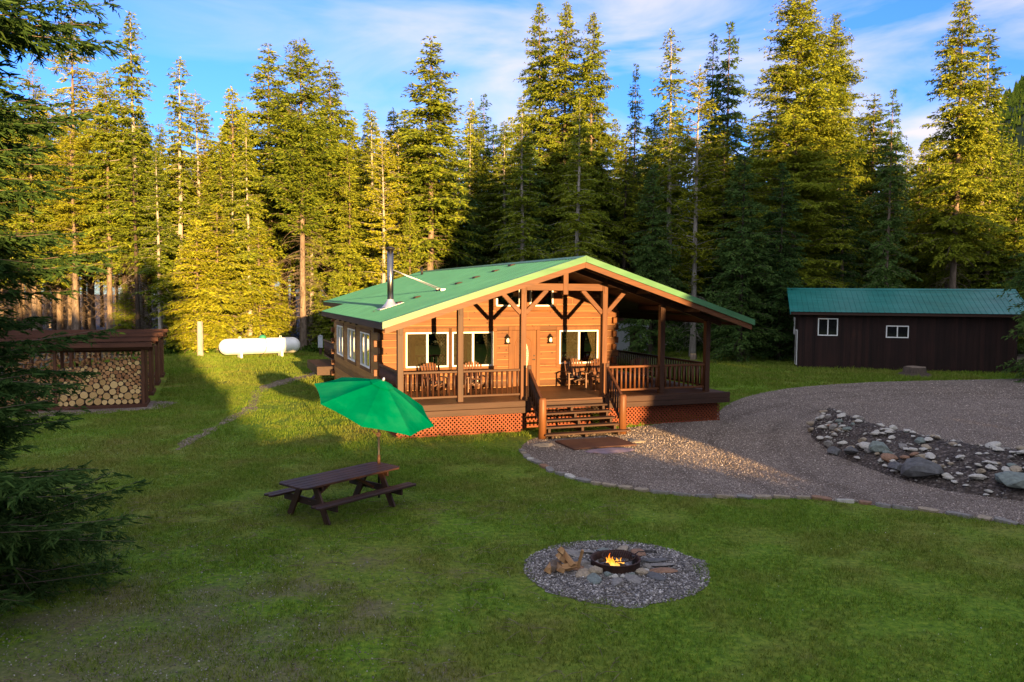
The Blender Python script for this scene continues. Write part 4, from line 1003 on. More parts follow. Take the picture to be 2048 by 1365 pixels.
rt_ = empty('spruce_tree', (28.2, 41.0, -0.05), 0.0, 'dark spruce at the right edge overlapping the end of the shed roof', 'tree')
link_mesh('trunk', np_mesh('edge_trunk', TV, TF, M['bark_dark'], True), rt_); link_mesh('crown', np_mesh('edge_crown', CV, CF, M['fol_dark']), rt_)

# the wood behind the camera that keeps the evening sun off the foreground
BP = [(-16,9),(-9,8),(-5,7),(-3,6),(-1.8,4.4),(-0.8,3.2),(0.3,2.5),(2,2.0),(4.6,1.95),(7,1.95),(9,1.85),(11,1.6),(12,1.28),(13.4,1.25),(14.0,2.3),(14.8,6.3),(16.0,8.8),(17.5,14),(19,18.2),(24,19.5),(31,19),(38,18.5),(45,17),(50,13.5),(56,11.5),(66,10)]
bu, bv = zip(*BP)
sr = np.random.default_rng(77); n = 210000
u = sr.uniform(-16, 66, n); s = sr.uniform(-15.5, -10.5, n); topz = np.interp(u, bu, bv) - s*math.tan(SUN_EL)
topz = topz*(1+0.05*np.sin(u*2.3)*np.clip((topz-4)/6, 0, 1)) + sr.normal(0, 1.0, n)*(0.10*np.clip(topz/4, .5, 3)+0.55*np.exp(-((u+0.6)/1.3)**2))
zz = topz*sr.uniform(0, 1, n)**0.75
bs = EU*u[:, None]+ES*s[:, None]; bs[:, 2] = zz
V, F = sprays(bs, norm(sr.normal(size=(n, 3))), np.where(topz < 4.5, 0.4, 0.75)*sr.uniform(.6, 1.2, n), np.where(topz < 4.5, 0.22, 0.45)*sr.uniform(.6, 1.2, n), sr)
tag(link_mesh('tree_line', np_mesh('tree_line', V, F, M['fol_dark'])), 'dense bank of trees and brush behind the camera shading the foreground', 'trees', kind='stuff')

# ------------------------------------------------------------------ grass, pebbles, undergrowth (nobody could count them)
def inside(poly, X, Y):
    P = np.array([(p[0], p[1]) for p in poly]); c = np.zeros(len(X), bool); j = len(P)-1
    for i in range(len(P)):
        xi, yi = P[i]; xj, yj = P[j]
        k = ((yi > Y) != (yj > Y)) & (X < (xj-xi)*(Y-yi)/(yj-yi+1e-12)+xi); c ^= k; j = i
    return c
def vnoise(X, Y, sc, seed):
    r = np.random.default_rng(seed); g_ = r.uniform(size=(64, 64)); x = X*sc; y = Y*sc
    i = np.floor(x).astype(int); j = np.floor(y).astype(int); fx = x-i; fy = y-j; fx = fx*fx*(3-2*fx); fy = fy*fy*(3-2*fy)
    a = g_[i % 64, j % 64]; b = g_[(i+1) % 64, j % 64]; c = g_[i % 64, (j+1) % 64]; d = g_[(i+1) % 64, (j+1) % 64]
    return (a*(1-fx)+b*fx)*(1-fy)+(c*(1-fx)+d*fx)*fy
def us_of(X, Y): return X*EU[0]+Y*EU[1], X*ES[0]+Y*ES[1]
gr = np.random.default_rng(41)
def in_view(X, Y, m=1.0): return (np.abs(X) < 0.66*Y+m) & (Y > 7.5)
def grass_field(n, y0, y1, hgt, wid, seed):
    r = np.random.default_rng(seed)
    Y = y0*np.exp(r.uniform(0, 1, n)*math.log(y1/y0)) if False else np.sqrt(r.uniform(y0*y0, y1*y1, n)); X = r.uniform(-0.76, 0.92, n)*Y
    ok = inside(LAWN, X, Y) & ~inside(DRIVE, X, Y) & (np.hypot(X-PIT.x, Y-PIT.y) > 1.22+0.36*vnoise(X, Y, 3, 2)+0.10*r.uniform(0, 1, n)**2)
    U, S = us_of(X, Y); ok &= ~((U > 5.0) & (U < 17) & (S > 23.6) & (S < 42)) & ~((U < -2.2) & (S > 32.4) & (S < 46.5) & (U > -11.5))
    pp = np.array([(p[0], p[1]) for p in smooth_poly([Vector(p) for p in PATH], 2, False)])
    for q in pp: ok &= (np.hypot(X-q[0], Y-q[1]) > (0.30*r.uniform(0.1, 1.0, n)+0.3*(q[1] > 36)))
    pat = vnoise(X, Y, 0.7, 4)*0.55+vnoise(X, Y, 2.3, 5)*0.45
    near = np.clip(1-np.hypot(X+4.6, (Y-8.6)*0.78)/5.0, 0, 1)
    ok &= r.uniform(0, 1, n) > np.clip((pat+near*0.42-0.52)*3.2, 0, 0.93)
    X, Y = X[ok], Y[ok]; m = len(X); a = r.uniform(0, 2*math.pi, m)
    sc = (0.45+0.7*vnoise(X, Y, 1.1, 6)+0.9*vnoise(X, Y, 5.0, 8)**2)
    hh = hgt*r.uniform(0.5, 1.25, m)*sc; w = wid*r.uniform(0.7, 1.3, m); ln = r.normal(0, 0.5, (m, 2))*hh[:, None]
    z0 = np.zeros(m)
    V = np.stack([np.stack([X-np.cos(a)*w, Y-np.sin(a)*w, z0-0.004], 1), np.stack([X+np.cos(a)*w, Y+np.sin(a)*w, z0-0.004], 1), np.stack([X+ln[:, 0], Y+ln[:, 1], hh], 1)], 1).reshape(-1, 3)
    return V
V = np.concatenate([grass_field(430000, 8.0, 21, 0.050, 0.0065, 1), grass_field(370000, 21, 38, 0.070, 0.011, 2), grass_field(395000, 38, 64, 0.13, 0.023, 3)])
tag(link_mesh('grass', np_mesh('grass', V, np.arange(len(V)).reshape(-1, 3), M['blade'])), 'short mown lawn grass with dry and bare patches', 'grass', kind='stuff')

OCT_F = np.array([(0,2,4),(2,1,4),(1,3,4),(3,0,4),(2,0,5),(1,2,5),(3,1,5),(0,3,5)])
def chips(X, Y, Z, size, r):
    m = len(X); s = size[:, None]; a = r.uniform(0, 6.28, m); ca, sa = np.cos(a), np.sin(a)
    d = r.uniform(0.55, 1.25, (m, 6))*s; fl = r.uniform(0.35, 0.8, m)
    B = np.zeros((m, 6, 3))
    B[:, 0, 0] = d[:, 0]; B[:, 1, 0] = -d[:, 1]; B[:, 2, 1] = d[:, 2]; B[:, 3, 1] = -d[:, 3]; B[:, 4, 2] = d[:, 4]*fl; B[:, 5, 2] = -d[:, 5]*fl
    B[:, :4, 2] = r.normal(0, 0.25, (m, 4))*s; B[:, 4:, :2] = r.normal(0, 0.35, (m, 2, 2))*s[:, None]
    x = B[..., 0]*ca[:, None]-B[..., 1]*sa[:, None]; y = B[..., 0]*sa[:, None]+B[..., 1]*ca[:, None]
    P = np.stack([x+X[:, None], y+Y[:, None], B[..., 2]+Z[:, None]], -1)
    return P.reshape(-1, 3), (np.arange(m)[:, None, None]*6+OCT_F[None]).reshape(-1, 3)
def pebble_mat(name, a, b2, c3):
    m, nt, b, o = new_mat(name); g_ = N(nt, 'ShaderNodeNewGeometry')
    nt.links.new(ramp(nt, g_.outputs['Random Per Island'], [(0, a), (0.55, b2), (0.9, c3), (1.0, tuple(x*1.7 for x in c3))]), b.inputs['Base Color']); b.inputs['Roughness'].default_value = 0.85; return m
r = np.random.default_rng(51); n = 170000
Y = np.sqrt(r.uniform(15**2, 42**2, n)); X = r.uniform(0, 0.68, n)*Y; ok = inside(DRIVE, X, Y) & (r.uniform(0, 1, n) < np.clip(1.5-Y/32, 0.25, 1)); X, Y = X[ok], Y[ok]
V, F = chips(X, Y, np.full(len(X), 0.014), r.uniform(0.008, 0.020, len(X))*(1+0.02*(Y-15)), r)
tag(link_mesh('gravel', np_mesh('gravel', V, F, pebble_mat('gravel_chips', (0.14,0.105,0.083), (0.30,0.236,0.19), (0.49,0.41,0.345)))), 'loose brownish gravel covering the driveway', 'gravel', kind='stuff')
n = 9000; a = r.uniform(0, 6.28, n); q = 1.44*np.sqrt(r.uniform(0.02, 1.06, n)); X = PIT.x+q*np.cos(a); Y = PIT.y+q*np.sin(a)
V, F = chips(X, Y, np.full(n, 0.014), r.uniform(0.010, 0.030, n), r)
tag(link_mesh('gravel', np_mesh('pit_gravel', V, F, pebble_mat('pit_chips', (0.085,0.075,0.068), (0.21,0.188,0.17), (0.40,0.365,0.33)))), 'loose grey crushed stone spread round the fire ring', 'gravel', kind='stuff')
n = 15000; Y = np.sqrt(r.uniform(8**2, 15**2, n)); X = r.uniform(-0.68, 0.1, n)*Y; near_ = np.clip(1-np.hypot(X+4.6, (Y-8.6)*0.78)/5.0, 0, 1); ok = r.uniform(0, 1, n) < near_**1.2; X, Y = X[ok], Y[ok]
V, F = chips(X, Y, np.full(len(X), 0.006), r.uniform(0.006, 0.019, len(X)), r)
tag(link_mesh('gravel', np_mesh('lawn_chips', V, F, pebble_mat('lawn_chips', (0.08,0.07,0.055), (0.17,0.15,0.12), (0.32,0.30,0.27)))), 'small stones scattered in the bare soil near the spruce', 'gravel', kind='stuff')
n = 1500; Y = np.sqrt(r.uniform(8**2, 26**2, n)); X = r.uniform(-0.6, 0.66, n)*Y; ok = inside(LAWN, X, Y) & ~inside(DRIVE, X, Y) & (np.hypot(X-PIT.x, Y-PIT.y) > 1.6) & (vnoise(X, Y, 0.5, 12) > 0.45); X, Y = X[ok], Y[ok]
V, F = chips(X, Y, np.full(len(X), 0.035), r.uniform(0.006, 0.012, len(X)), r)
tag(link_mesh('clover', np_mesh('clover', V, F, pebble_mat('clover_heads', (0.30,0.28,0.14), (0.42,0.41,0.30), (0.5,0.5,0.42)))), 'tiny pale clover heads scattered over the lawn', 'clover', kind='stuff')
n = 900; Y = np.sqrt(r.uniform(8**2, 17**2, n)); X = r.uniform(-0.66, 0.15, n)*Y; a = r.uniform(0, 6.28, n); q = r.uniform(0.05, 0.20, n)
Pt = np.stack([np.stack([X-np.cos(a)*q, Y-np.sin(a)*q, np.full(n, .02)], 1), np.stack([X, Y, np.full(n, .03)+r.uniform(0, .02, n)], 1), np.stack([X+np.cos(a+.2)*q, Y+np.sin(a+.2)*q, np.full(n, .02)], 1)], 1)
V, F = tubes(Pt, np.tile([0.003, 0.004, 0.002], (n, 1)), 3)
tag(link_mesh('fallen_twigs', np_mesh('fallen_twigs', V, F, M['bark'])), 'small fallen twigs lying in the grass near the spruce', 'twigs', kind='stuff')
# bright low growth along the forest edge
def brush(name, label, pts, h0, n, seed, mat='fern'):
    r = np.random.default_rng(seed); P = np.array(pts); k = r.integers(0, len(P), n); c = P[k]
    x = c[:, 0]+r.normal(0, c[:, 2]*0.5, n); y = c[:, 1]+r.normal(0, c[:, 2]*0.35, n); rr = np.hypot((x-c[:, 0])/c[:, 2], (y-c[:, 1])/(c[:, 2]*0.7))
    z = h0*c[:, 3]*np.clip(1-rr*rr*0.6, 0.15, 1)*r.uniform(0.05, 1, n)
    V, F = sprays(np.stack([x, y, z], 1), norm(np.stack([r.normal(size=n), r.normal(size=n), r.uniform(0.1, 1.2, n)], 1)), r.uniform(0.15, 0.35, n), r.uniform(0.07, 0.16, n), r)
    tag(link_mesh(name, np_mesh(name, V, F, M[mat])), label, 'undergrowth', kind='stuff')
er = random.Random(9)
def edge_line(p0, p1, k, w=1.2): return [(p0[0]+(p1[0]-p0[0])*t+er.gauss(0, .6), p0[1]+(p1[1]-p0[1])*t+er.gauss(0, .8), w*er.uniform(.6, 1.3), er.uniform(.4, 1.2)) for t in np.linspace(0, 1, k)]
brush('undergrowth', 'bright green weeds along the forest edge behind the gas tank', edge_line((-26.5,55),(-12,61),22), 0.75, 9000, 3)
brush('undergrowth', 'bright green bushes along the shaded forest edge right of the cabin', edge_line((6,64),(17.5,61),18), 1.0, 8000, 4)
brush('undergrowth', 'low green growth beside the left end of the shed', edge_line((17,61),(19.0,55),9, .9), 0.9, 3000, 5)

# ------------------------------------------------------------------ dark shed with the teal roof
SA = R(-15.0); SHO = Vector((17.55, 48.75, 0))
shed = empty('storage_shed', SHO, SA, 'long dark brown board shed with teal metal roof behind the driveway', 'shed')
SL, SDP, SH, SE = 11.9, 5.2, 3.22, 3.45
b = MB(); b.box(0, SL, 0, SDP, -0.05, SH)
b.prism([(0, SH), (SDP, SH), (SDP/2, SH+1.32)], 0, SL, 'x')
W1 = [(1.10, 2.24, 1.98, 3.04), (4.92, 6.16, 1.93, 2.66)]
b.build('wall', M['barn_wall'], shed)
bt = MB()
for i in range(int(SL/0.3)+1): bt.box(i*0.3-0.018+0.01, i*0.3+0.018+0.01, -0.014, 0.0, 0, SH) if not any(a-0.1 < i*0.3 < c+0.1 for a, c, _, _ in W1) else None
bt.build('batten', M['barn_wall'], shed)
def shed_roof(y_e, y_r, z_e, z_r, nm):
    x = -0.55; pr = []
    while x < SL+0.55:
        for d, k in ((0, 0), (0.17, 0), (0.18, 0.02), (0.21, 0.02), (0.22, 0)): pr.append((min(x+d, SL+0.55), k))
        x += 0.30
    mb = MB(); vs = []
    for x_, k in pr: vs += [(x_, y_e, z_e+k), (x_, y_r, z_r+k)]
    mb.add(vs, [(2*i, 2*i+2, 2*i+3, 2*i+1) for i in range(len(pr)-1)]); mb.build(nm, M['barn_roof'], shed)
shed_roof(-0.55, SDP/2, SE-0.02, SH+1.62, 'roof'); shed_roof(SDP+0.55, SDP/2, SE-0.02, SH+1.62, 'roof')
b = MB(); b.prism([(-0.5, SE-0.05), (SDP/2, SH+1.59), (SDP/2, SH+1.42), (-0.5, SE-0.20)], -0.5, SL+0.5, 'x'); b.prism([(SDP+0.5, SE-0.05), (SDP/2+0.002, SH+1.59), (SDP/2+0.002, SH+1.42), (SDP+0.5, SE-0.20)], -0.5, SL+0.5, 'x')
b.build('soffit', M['dark_x'], shed)
b = MB(); b.prism([(SDP/2-0.2, SH+1.555), (SDP/2, SH+1.665), (SDP/2+0.2, SH+1.555), (SDP/2, SH+1.64)], -0.57, SL+0.57, 'x'); b.build('ridge_cap', M['barn_roof'], shed)
for x in (-0.56, SL+0.52):
    for sg_ in (0, 1):
        ye = -0.57 if sg_ == 0 else SDP+0.57
        b = MB(); b.prism([(ye, SE-0.0), (SDP/2, SH+1.66), (SDP/2, SH+1.48), (ye, SE-0.18)], x, x+0.04, 'x'); b.build('rake_trim', M['barn_roof'], shed)
def swin(x0, x1, z0, z1, par, side=False):
    f = MB(); t = 0.06; m = (x0+x1)/2
    def bx(b, a, c, d, e, k0, k1): b.box(a, c, k0, k1, d, e) if not side else b.box(k0, k1, a, c, d, e)
    bx(f, x0, x1, z0, z0+t, -0.05, 0.03); bx(f, x0, x1, z1-t, z1, -0.05, 0.03); bx(f, x0, x0+t, z0+t, z1-t, -0.048, 0.03); bx(f, x1-t, x1, z0+t, z1-t, -0.048, 0.03); bx(f, m-0.03, m+0.03, z0+t, z1-t, -0.052, 0.03)
    w = f.build('window', M['white_vinyl'], par)
    for a, c in ((x0+t, m-0.03), (m+0.03, x1-t)):
        p = MB(); bx(p, a, c, z0+t, z1-t, -0.02, -0.012); p.build('pane', M['dark_glass'], w)
m_, nt_, b_m, o_ = new_mat('dark_window_glass'); b_m.inputs['Base Color'].default_value = (0.012,0.012,0.014,1); b_m.inputs['Roughness'].default_value = 0.04; M['dark_glass'] = m_
for a in W1: swin(*a, shed)
swin(2.6, 3.3, 1.9, 3.0, shed, side=True)
b = MB(); b.box(-0.04, 0.0, 0.6, 1.5, 0.15, 2.2); d_ = b.build('door', M['dark_z'], shed)
b = MB(); b.box(-0.06, -0.0, 0.52, 0.6, 0.1, 2.28); b.box(-0.06, 0, 1.5, 1.58, 0.1, 2.28); b.box(-0.058, 0, 0.6, 1.5, 2.2, 2.28); b.build('door_frame', M['white_vinyl'], shed)
b = MB(); b.box(SL, SL+0.5, 1.0, 2.4, 0, 0.62); b.box(SL+0.5, SL+1.1, 1.0, 2.4, 0, 0.32); b.build('end_steps', M['dark_x'], shed)

# ------------------------------------------------------------------ woodsheds with stacked firewood
def us_empty(name, u, s, label, cat, group=None, z=0): return empty(name, W(u, s, z), TH, label, cat, group)
RACK_L, RACK_D, RACK_H = 9.2, 1.7, 2.42
rack_labels = ['open timber woodshed nearest the lawn, stacked with round logs', 'second open woodshed, directly behind the round logs and full of split wood', 'third woodshed in the row, roof edge above the second', 'last woodshed in the row, nearest the forest']
RACK_S = [33.15, 36.75, 40.55, 44.2]
for k in range(4):
    rk = us_empty('woodshed', -2.42, RACK_S[k], rack_labels[k], 'woodshed', 'woodsheds in a row at the lawn edge')
    b = MB(); b.box(-RACK_L, 0.02, -0.04, RACK_D, 0.0, 0.13); b.build('base_frame', M['shed_wood'], rk)
    for x in (-0.10, -3.05, -6.1, -RACK_L+0.1):
        for y in (0.06, RACK_D-0.09):
            b = MB(); b.box(x-0.055, x+0.055, y-0.055, y+0.055, 0.132, RACK_H-0.14-(0.18 if y > 1 else 0)); b.build('post', M['shed_wood_z'], rk, bevel=0.006)
    b = MB(); b.box(-RACK_L-0.2, 0.14, -0.015, 0.035, RACK_H-0.22, RACK_H-0.02); b.build('front_beam', M['shed_wood'], rk, bevel=0.006)
    b = MB(); b.box(-RACK_L-0.2, 0.14, RACK_D-0.05, RACK_D, RACK_H-0.40, RACK_H-0.21); b.build('back_beam', M['shed_wood'], rk)
    b = MB()
    b.prism([(-0.32, RACK_H+0.055), (RACK_D+0.25, RACK_H-0.16), (RACK_D+0.25, RACK_H-0.19), (-0.32, RACK_H+0.02)], -RACK_L-0.3, 0.26, 'x'); rfo = b.build('roof', M['dark_x'], rk)
    b = MB(); x = -RACK_L-0.3
    while x < 0.2:
        b.prism([(-0.34, RACK_H+0.085), (RACK_D+0.27, RACK_H-0.13), (RACK_D+0.27, RACK_H-0.158), (-0.34, RACK_H+0.057)], x, x+0.07, 'x'); x += 0.15
    b.build('roofing_ribs', M['dark_y'], rfo)
    b = MB(); b.box(-RACK_L-0.3, 0.26, -0.36, -0.322, RACK_H-0.10, RACK_H+0.075); b.build('fascia', M['shed_wood'], rk)
    for y in (0.36, 0.74, 1.12):
        b = MB(); b.box(-0.06, -0.02, y, y+0.24, 0.134, RACK_H-0.28); b.build('end_slat', M['shed_wood_z'], rk, bevel=0.004)
# round logs packed by dropping them into the bay
def pack(x0, x1, top, sizes, seed, z0=0.13):
    r = random.Random(seed); C = []; cand = list(np.linspace(x0, x1, 150)); fails = 0
    for rad in sizes:
        best = None
        for x in cand:
            if x-rad < x0 or x+rad > x1: continue
            z = z0+rad
            for _ in range(40):
                mv = False
                for (a, c, q) in C:
                    dx = x-a
                    if abs(dx) < rad+q:
                        zz = c+math.sqrt((rad+q)**2-dx*dx)+0.001
                        if (x-a)**2+(z-c)**2 < (rad+q)**2-1e-5: z = zz; mv = True
                if not mv: break
            if z+rad < top(x) and (best is None or z < best[1]): best = (x, z)
        if best: C.append((best[0], best[1], rad)); fails = 0
        else:
            fails += 1
            if fails > 25: break
    return C
def log_mesh(name, L, end, seed, knob=9):
    r = random.Random(seed); mb = MB(); n = 16
    ring = [1+r.gauss(0, 0.03) for _ in range(n)]
    prof = [(0.0, 0.93), (0.02, 1.0), (L, 1.0)]
    vs = [];
    for y, k in prof:
        for i in range(n): a = 2*math.pi*i/n; vs.append((math.cos(a)*ring[i]*k, y, math.sin(a)*ring[i]*k))
    fs = []
    for j in range(len(prof)-1):
        for i in range(n): i2 = (i+1) % n; fs.append((j*n+i, j*n+i2, (j+1)*n+i2, (j+1)*n+i))
    mb.add(vs, fs, 0, True); mb.f.append(tuple(range(n))); mb.m.append(1); mb.sm.append(False); mb.f.append(tuple(range(3*n-1, 2*n-1, -1))); mb.m.append(1); mb.sm.append(False)
    return mb.mesh(name, [M['bark'], M[end]])
rnd = random.Random(4)
big = [rnd.uniform(0.085, 0.150) for _ in range(58)]; small = [rnd.choice([rnd.uniform(0.045, 0.07), rnd.uniform(0.06, 0.095)]) for _ in range(170)]
C1 = pack(-3.66, -0.17, lambda x: 1.0+0.12*math.sin(x*3), big, 1)
nb_ = len(C1)
def pack2(C, x0, x1, top, sizes):
    out = []
    cand = list(np.linspace(x0, x1, 130)); fails = 0
    for rad in sizes:
        best = None
        for x in cand:
            if x-rad < x0 or x+rad > x1: continue
            z = 0.13+rad
            for _ in range(60):
                mv = False
                for (a, c, q) in C:
                    if (x-a)**2+(z-c)**2 < (rad+q)**2-1e-5: z = c+math.sqrt((rad+q)**2-(x-a)**2)+0.001; mv = True
                if not mv: break
            if z+rad < top(x) and (best is None or z < best[1]): best = (x, z)
        if best: C.append((*best, rad)); out.append((*best, rad)); fails = 0
        else:
            fails += 1
            if fails > 20: break
    return out
C2 = pack2(C1, -3.66, -0.17, lambda x: 1.42+0.14*max(0, x+3.6), small)
lm = [log_mesh('round_log_mesh', 1.0, 'log_end', 60+i) for i in range(3)]; lr = [log_mesh('small_log_mesh', 1.0, 'log_end_red', 70+i) for i in range(3)]
base = W(-2.42, RACK_S[0])
def place_log(c, me, label, group, s0=0.07, ln=0.42, name='firewood_log'):
    x, z, q = c; o = link_mesh(name, me, None, base + W(x, s0+rnd.uniform(-0.02, 0.04), z), (0, 0, TH)); 
    o.rotation_euler = (0, rnd.uniform(0, 6.28), TH); o.rotation_mode = 'XYZ'; o.scale = (q, ln, q)
    return tag(o, label, 'log', group)
for c in C1[:nb_]: place_log(c, rnd.choice(lm), 'large round log with pale sawn end low in the front stack', 'large logs in the front woodshed')
for c in C2: place_log(c, rnd.choice(lr if rnd.random() < 0.62 else lm), 'small round log with darker sawn end high in the front stack', 'small logs in the front woodshed')
C3 = pack(-8.9, -3.8, lambda x: 0.9+0.35*math.sin(x*1.3+1), [rnd.uniform(0.10, 0.16) for _ in range(75)], 3)
for c in C3: place_log(c, rnd.choice(lr), 'round log in the bay half hidden behind the spruce boughs', 'logs behind the spruce boughs')
# split wood in the second woodshed
base = W(-2.42, RACK_S[1])
b = MB(); rr = random.Random(3)
for i in range(900):
    x = rr.uniform(-6.0, -0.2); z = 0.15+rr.random()*1.45; q = rr.uniform(0.05, 0.09); a = rr.uniform(0, 6.28)
    b.prism([(x+q*math.cos(a+k*2.1)*rr.uniform(.7, 1.2), z+q*math.sin(a+k*2.1)*rr.uniform(.7, 1.2)) for k in range(3)], 0.25+rr.uniform(-.04, .02), 0.5, 'y')
o = b.build('split_firewood', M['log_end_red'], None, base, (0, 0, TH)); tag(o, 'dense stack of split firewood filling the second woodshed', 'firewood', kind='stuff')
sm = []
for i in range(4):
    b = MB(); b.prism([(math.cos(k*2.1+i)*rr.uniform(.75, 1.15), math.sin(k*2.1+i)*rr.uniform(.75, 1.15)) for k in range(3)], 0, 1, 'y'); sm.append(b.mesh('split_log_mesh', M['log_end_red' if i % 2 else 'log_end']))
for i in range(84):
    x = -0.25-(i % 28)*0.2+rr.uniform(-.03, .03); z = 1.68+(i//28)*0.125+rr.uniform(-.015, .015)
    o = link_mesh('split_log', rr.choice(sm), None, base+W(x, 0.22, z), (0, rr.uniform(0, 6.28), TH)); o.scale = (0.085, 0.4, 0.085); tag(o, 'split log with reddish end on top of the second woodshed stack', 'log', 'split logs in the second woodshed')

# ------------------------------------------------------------------ gas tank
A = Vector((-18.95, 51.4, 0)); B = Vector((-14.55, 54.5, 0)); L = (B-A).length; rzt = math.atan2(B.y-A.y, B.x-A.x)
tank = empty('gas_tank', (A+B)/2, rzt, 'long white gas tank lying on the lawn edge before the forest', 'tank')
R_ = 0.53; zc = 0.80; b = MB(); hl = L/2
prof = [(-hl+R_*(1-math.cos(t)), R_*math.sin(t)) for t in np.linspace(0.02, math.pi/2, 8)]; prof += [(-x, r_) for x, r_ in reversed(prof)]
b.tube([(x, 0, zc) for x, r_ in prof], [r_ for x, r_ in prof], 28); b.build('vessel', M['tank'], tank)
b = MB(); b.lathe([(0.0,0.26),(0.12,0.25),(0.20,0.18),(0.24,0.06),(0.25,0.0)], 18, (0.15, 0, zc+R_-0.05)); b.build('dome_lid', M['dome_green'], tank)
for x in (-1.35, 1.35):
    b = MB(); b.box(x-0.07, x+0.07, -0.36, 0.36, 0.0, 0.42); b.build('foot', M['tank'], tank, bevel=0.02)
    b = MB(); b.tube([(x-0.06, 0, zc+R_-0.02), (x-0.06, 0, zc+R_+0.10), (x+0.06, 0, zc+R_+0.10), (x+0.06, 0, zc+R_-0.02)], 0.02, 6); b.build('lifting_lug', M['tank'], tank)
b = MB(); b.tube([(0.25, -R_*math.sin(t)-0.012*math.sin(t), zc+(R_+0.012)*math.cos(t)) for t in np.linspace(0.35, 1.6, 9)]+[(0.15, -0.50, 0.45), (-0.15, -0.42, 0.18), (-0.3, -0.42, 0.02)], 0.016, 6); b.build('gas_hose', M['black_iron'], tank)

# ------------------------------------------------------------------ picnic table and parasol
TA = math.atan2(16.97-15.0, -2.65+4.21); tc = Vector((-3.43, 15.98, 0))
tab = empty('picnic_table', tc, TA, 'dark brown wooden picnic table with attached benches on the lawn', 'picnic table')
TL, TW = 1.27, 0.43
b = MB(); n = 5; w = 2*TW/n
for i in range(n):
    y0 = -TW+i*w+0.006; y1 = -TW+(i+1)*w-0.006; c = 0.09
    if i == 0: poly = [(-TL+c, y0), (TL-c, y0), (TL, y0+c), (TL, y1), (-TL, y1), (-TL, y0+c)]
    elif i == n-1: poly = [(-TL, y0), (TL, y0), (TL, y1-c), (TL-c, y1), (-TL+c, y1), (-TL, y1-c)]
    else: poly = [(-TL, y0), (TL, y0), (TL, y1), (-TL, y1)]
    b.prism(poly, 0.712, 0.752, 'z')
b.build('tabletop', M['table_wood'], tab, bevel=0.006)
for sg_ in (-1, 1):
    b = MB(); yc = sg_*0.74
    for k in (-1, 1): b.prism([(-TL+0.04, yc+k*0.07-0.064), (TL-0.04, yc+k*0.07-0.064), (TL, yc+k*0.07-0.03), (TL, yc+k*0.07+0.03), (TL-0.04, yc+k*0.07+0.064), (-TL+0.04, yc+k*0.07+0.064), (-TL, yc+k*0.07+0.03), (-TL, yc+k*0.07-0.03)], 0.415, 0.455, 'z')
    b.build('bench', M['table_wood'], tab, bevel=0.006)
for x in (-0.84, 0.84):
    for sg_ in (-1, 1):
        b = MB(); b.beam((x, sg_*0.20, 0.708), (x, sg_*0.60, -0.01), 0.045, 0.15, (0, sg_, 0.5)); b.build('leg', M['stain_z'], tab, bevel=0.005)
    b = MB(); b.box(x+0.025, x+0.068, -0.82, 0.82, 0.275, 0.412); b.build('bench_bearer', M['dark_y'], tab, bevel=0.005)
    b = MB(); b.box(x+0.025, x+0.065, -0.40, 0.40, 0.61, 0.708); b.build('top_bearer', M['dark_y'], tab, bevel=0.005)
    b = MB(); b.beam((x+0.03*(-1 if x > 0 else 1), 0, 0.34), (x*0.25, 0, 0.69), 0.045, 0.09, (0, 1, 0)); b.build('diagonal_brace', M['frame_x'], tab)
PB = Vector((-2.86, 17.03, 0)); nrm_ = Vector((0.345, -0.173, 0.93)).normalized()
rim_c = Vector((-2.93, 16.93, 2.03)); apex = rim_c + nrm_*0.56
par = empty('parasol', PB, 0.0, 'tilted green parasol standing through the picnic table', 'parasol')
def PL(v): return Vector(v)-PB
e1 = Vector((0.93, 0.05, -0.345)); e1 = (e1 - nrm_*e1.dot(nrm_)).normalized(); e2 = nrm_.cross(e1)
RAD = 1.36; vs = []; NS = 8; NJ = 6; K = 6; a0 = math.radians(0)
b = MB(); rings = []
tot = NS*K
for j in range(NJ+1):
    f = j/NJ; ring = []
    for i in range(tot):
        a = a0+2*math.pi*i/tot; ph = (i % K)/K
        scal = math.cos(math.pi/NS)/math.cos((ph-0.5)*2*math.pi/NS)            # straight hem between ribs
        scal -= 0.028*f*math.sin(math.pi*ph)
        sagz = -0.045*math.sin(math.pi*ph)*math.sin(math.pi*min(1, f*1.0))*1.2
        rr_ = RAD*f*scal; hgt = 0.56*(1-f**1.18)+sagz*f
        ring.append(PL(rim_c + e1*(rr_*math.cos(a)) + e2*(rr_*math.sin(a)) + nrm_*hgt))
    rings.append(ring)
vs = [p for r_ in rings for p in r_]
b.add(vs, [(j*tot+i, (j+1)*tot+i, (j+1)*tot+(i+1) % tot, j*tot+(i+1) % tot) for j in range(1, NJ) for i in range(tot)] + [(tot+i, tot+(i+1) % tot, i) for i in range(tot)], smooth=False)
cano = b.build('canopy', M['canopy'], par); sol = cano.modifiers.new('cloth', 'SOLIDIFY'); sol.thickness = 0.004
b = MB()
for i in range(NS):
    a = a0+2*math.pi*i/NS; q = []
    for f in (0.02, 0.11, 0.2): q.append(PL(rim_c+e1*(RAD*f*math.cos(a))+e2*(RAD*f*math.sin(a))+nrm_*(0.56*(1-f**1.18)+0.035-f*0.05)))
    vs += q
    a2 = a0+2*math.pi*(i+1)/NS; q2 = [PL(rim_c+e1*(RAD*f*math.cos(a2))+e2*(RAD*f*math.sin(a2))+nrm_*(0.56*(1-f**1.18)+0.035-f*0.05)) for f in (0.02, 0.11, 0.2)]
    b.add(q+q2, [(0, 1, 4, 3), (1, 2, 5, 4)])
vc = b.build('wind_vent', M['canopy'], par); sol = vc.modifiers.new('cloth', 'SOLIDIFY'); sol.thickness = 0.004
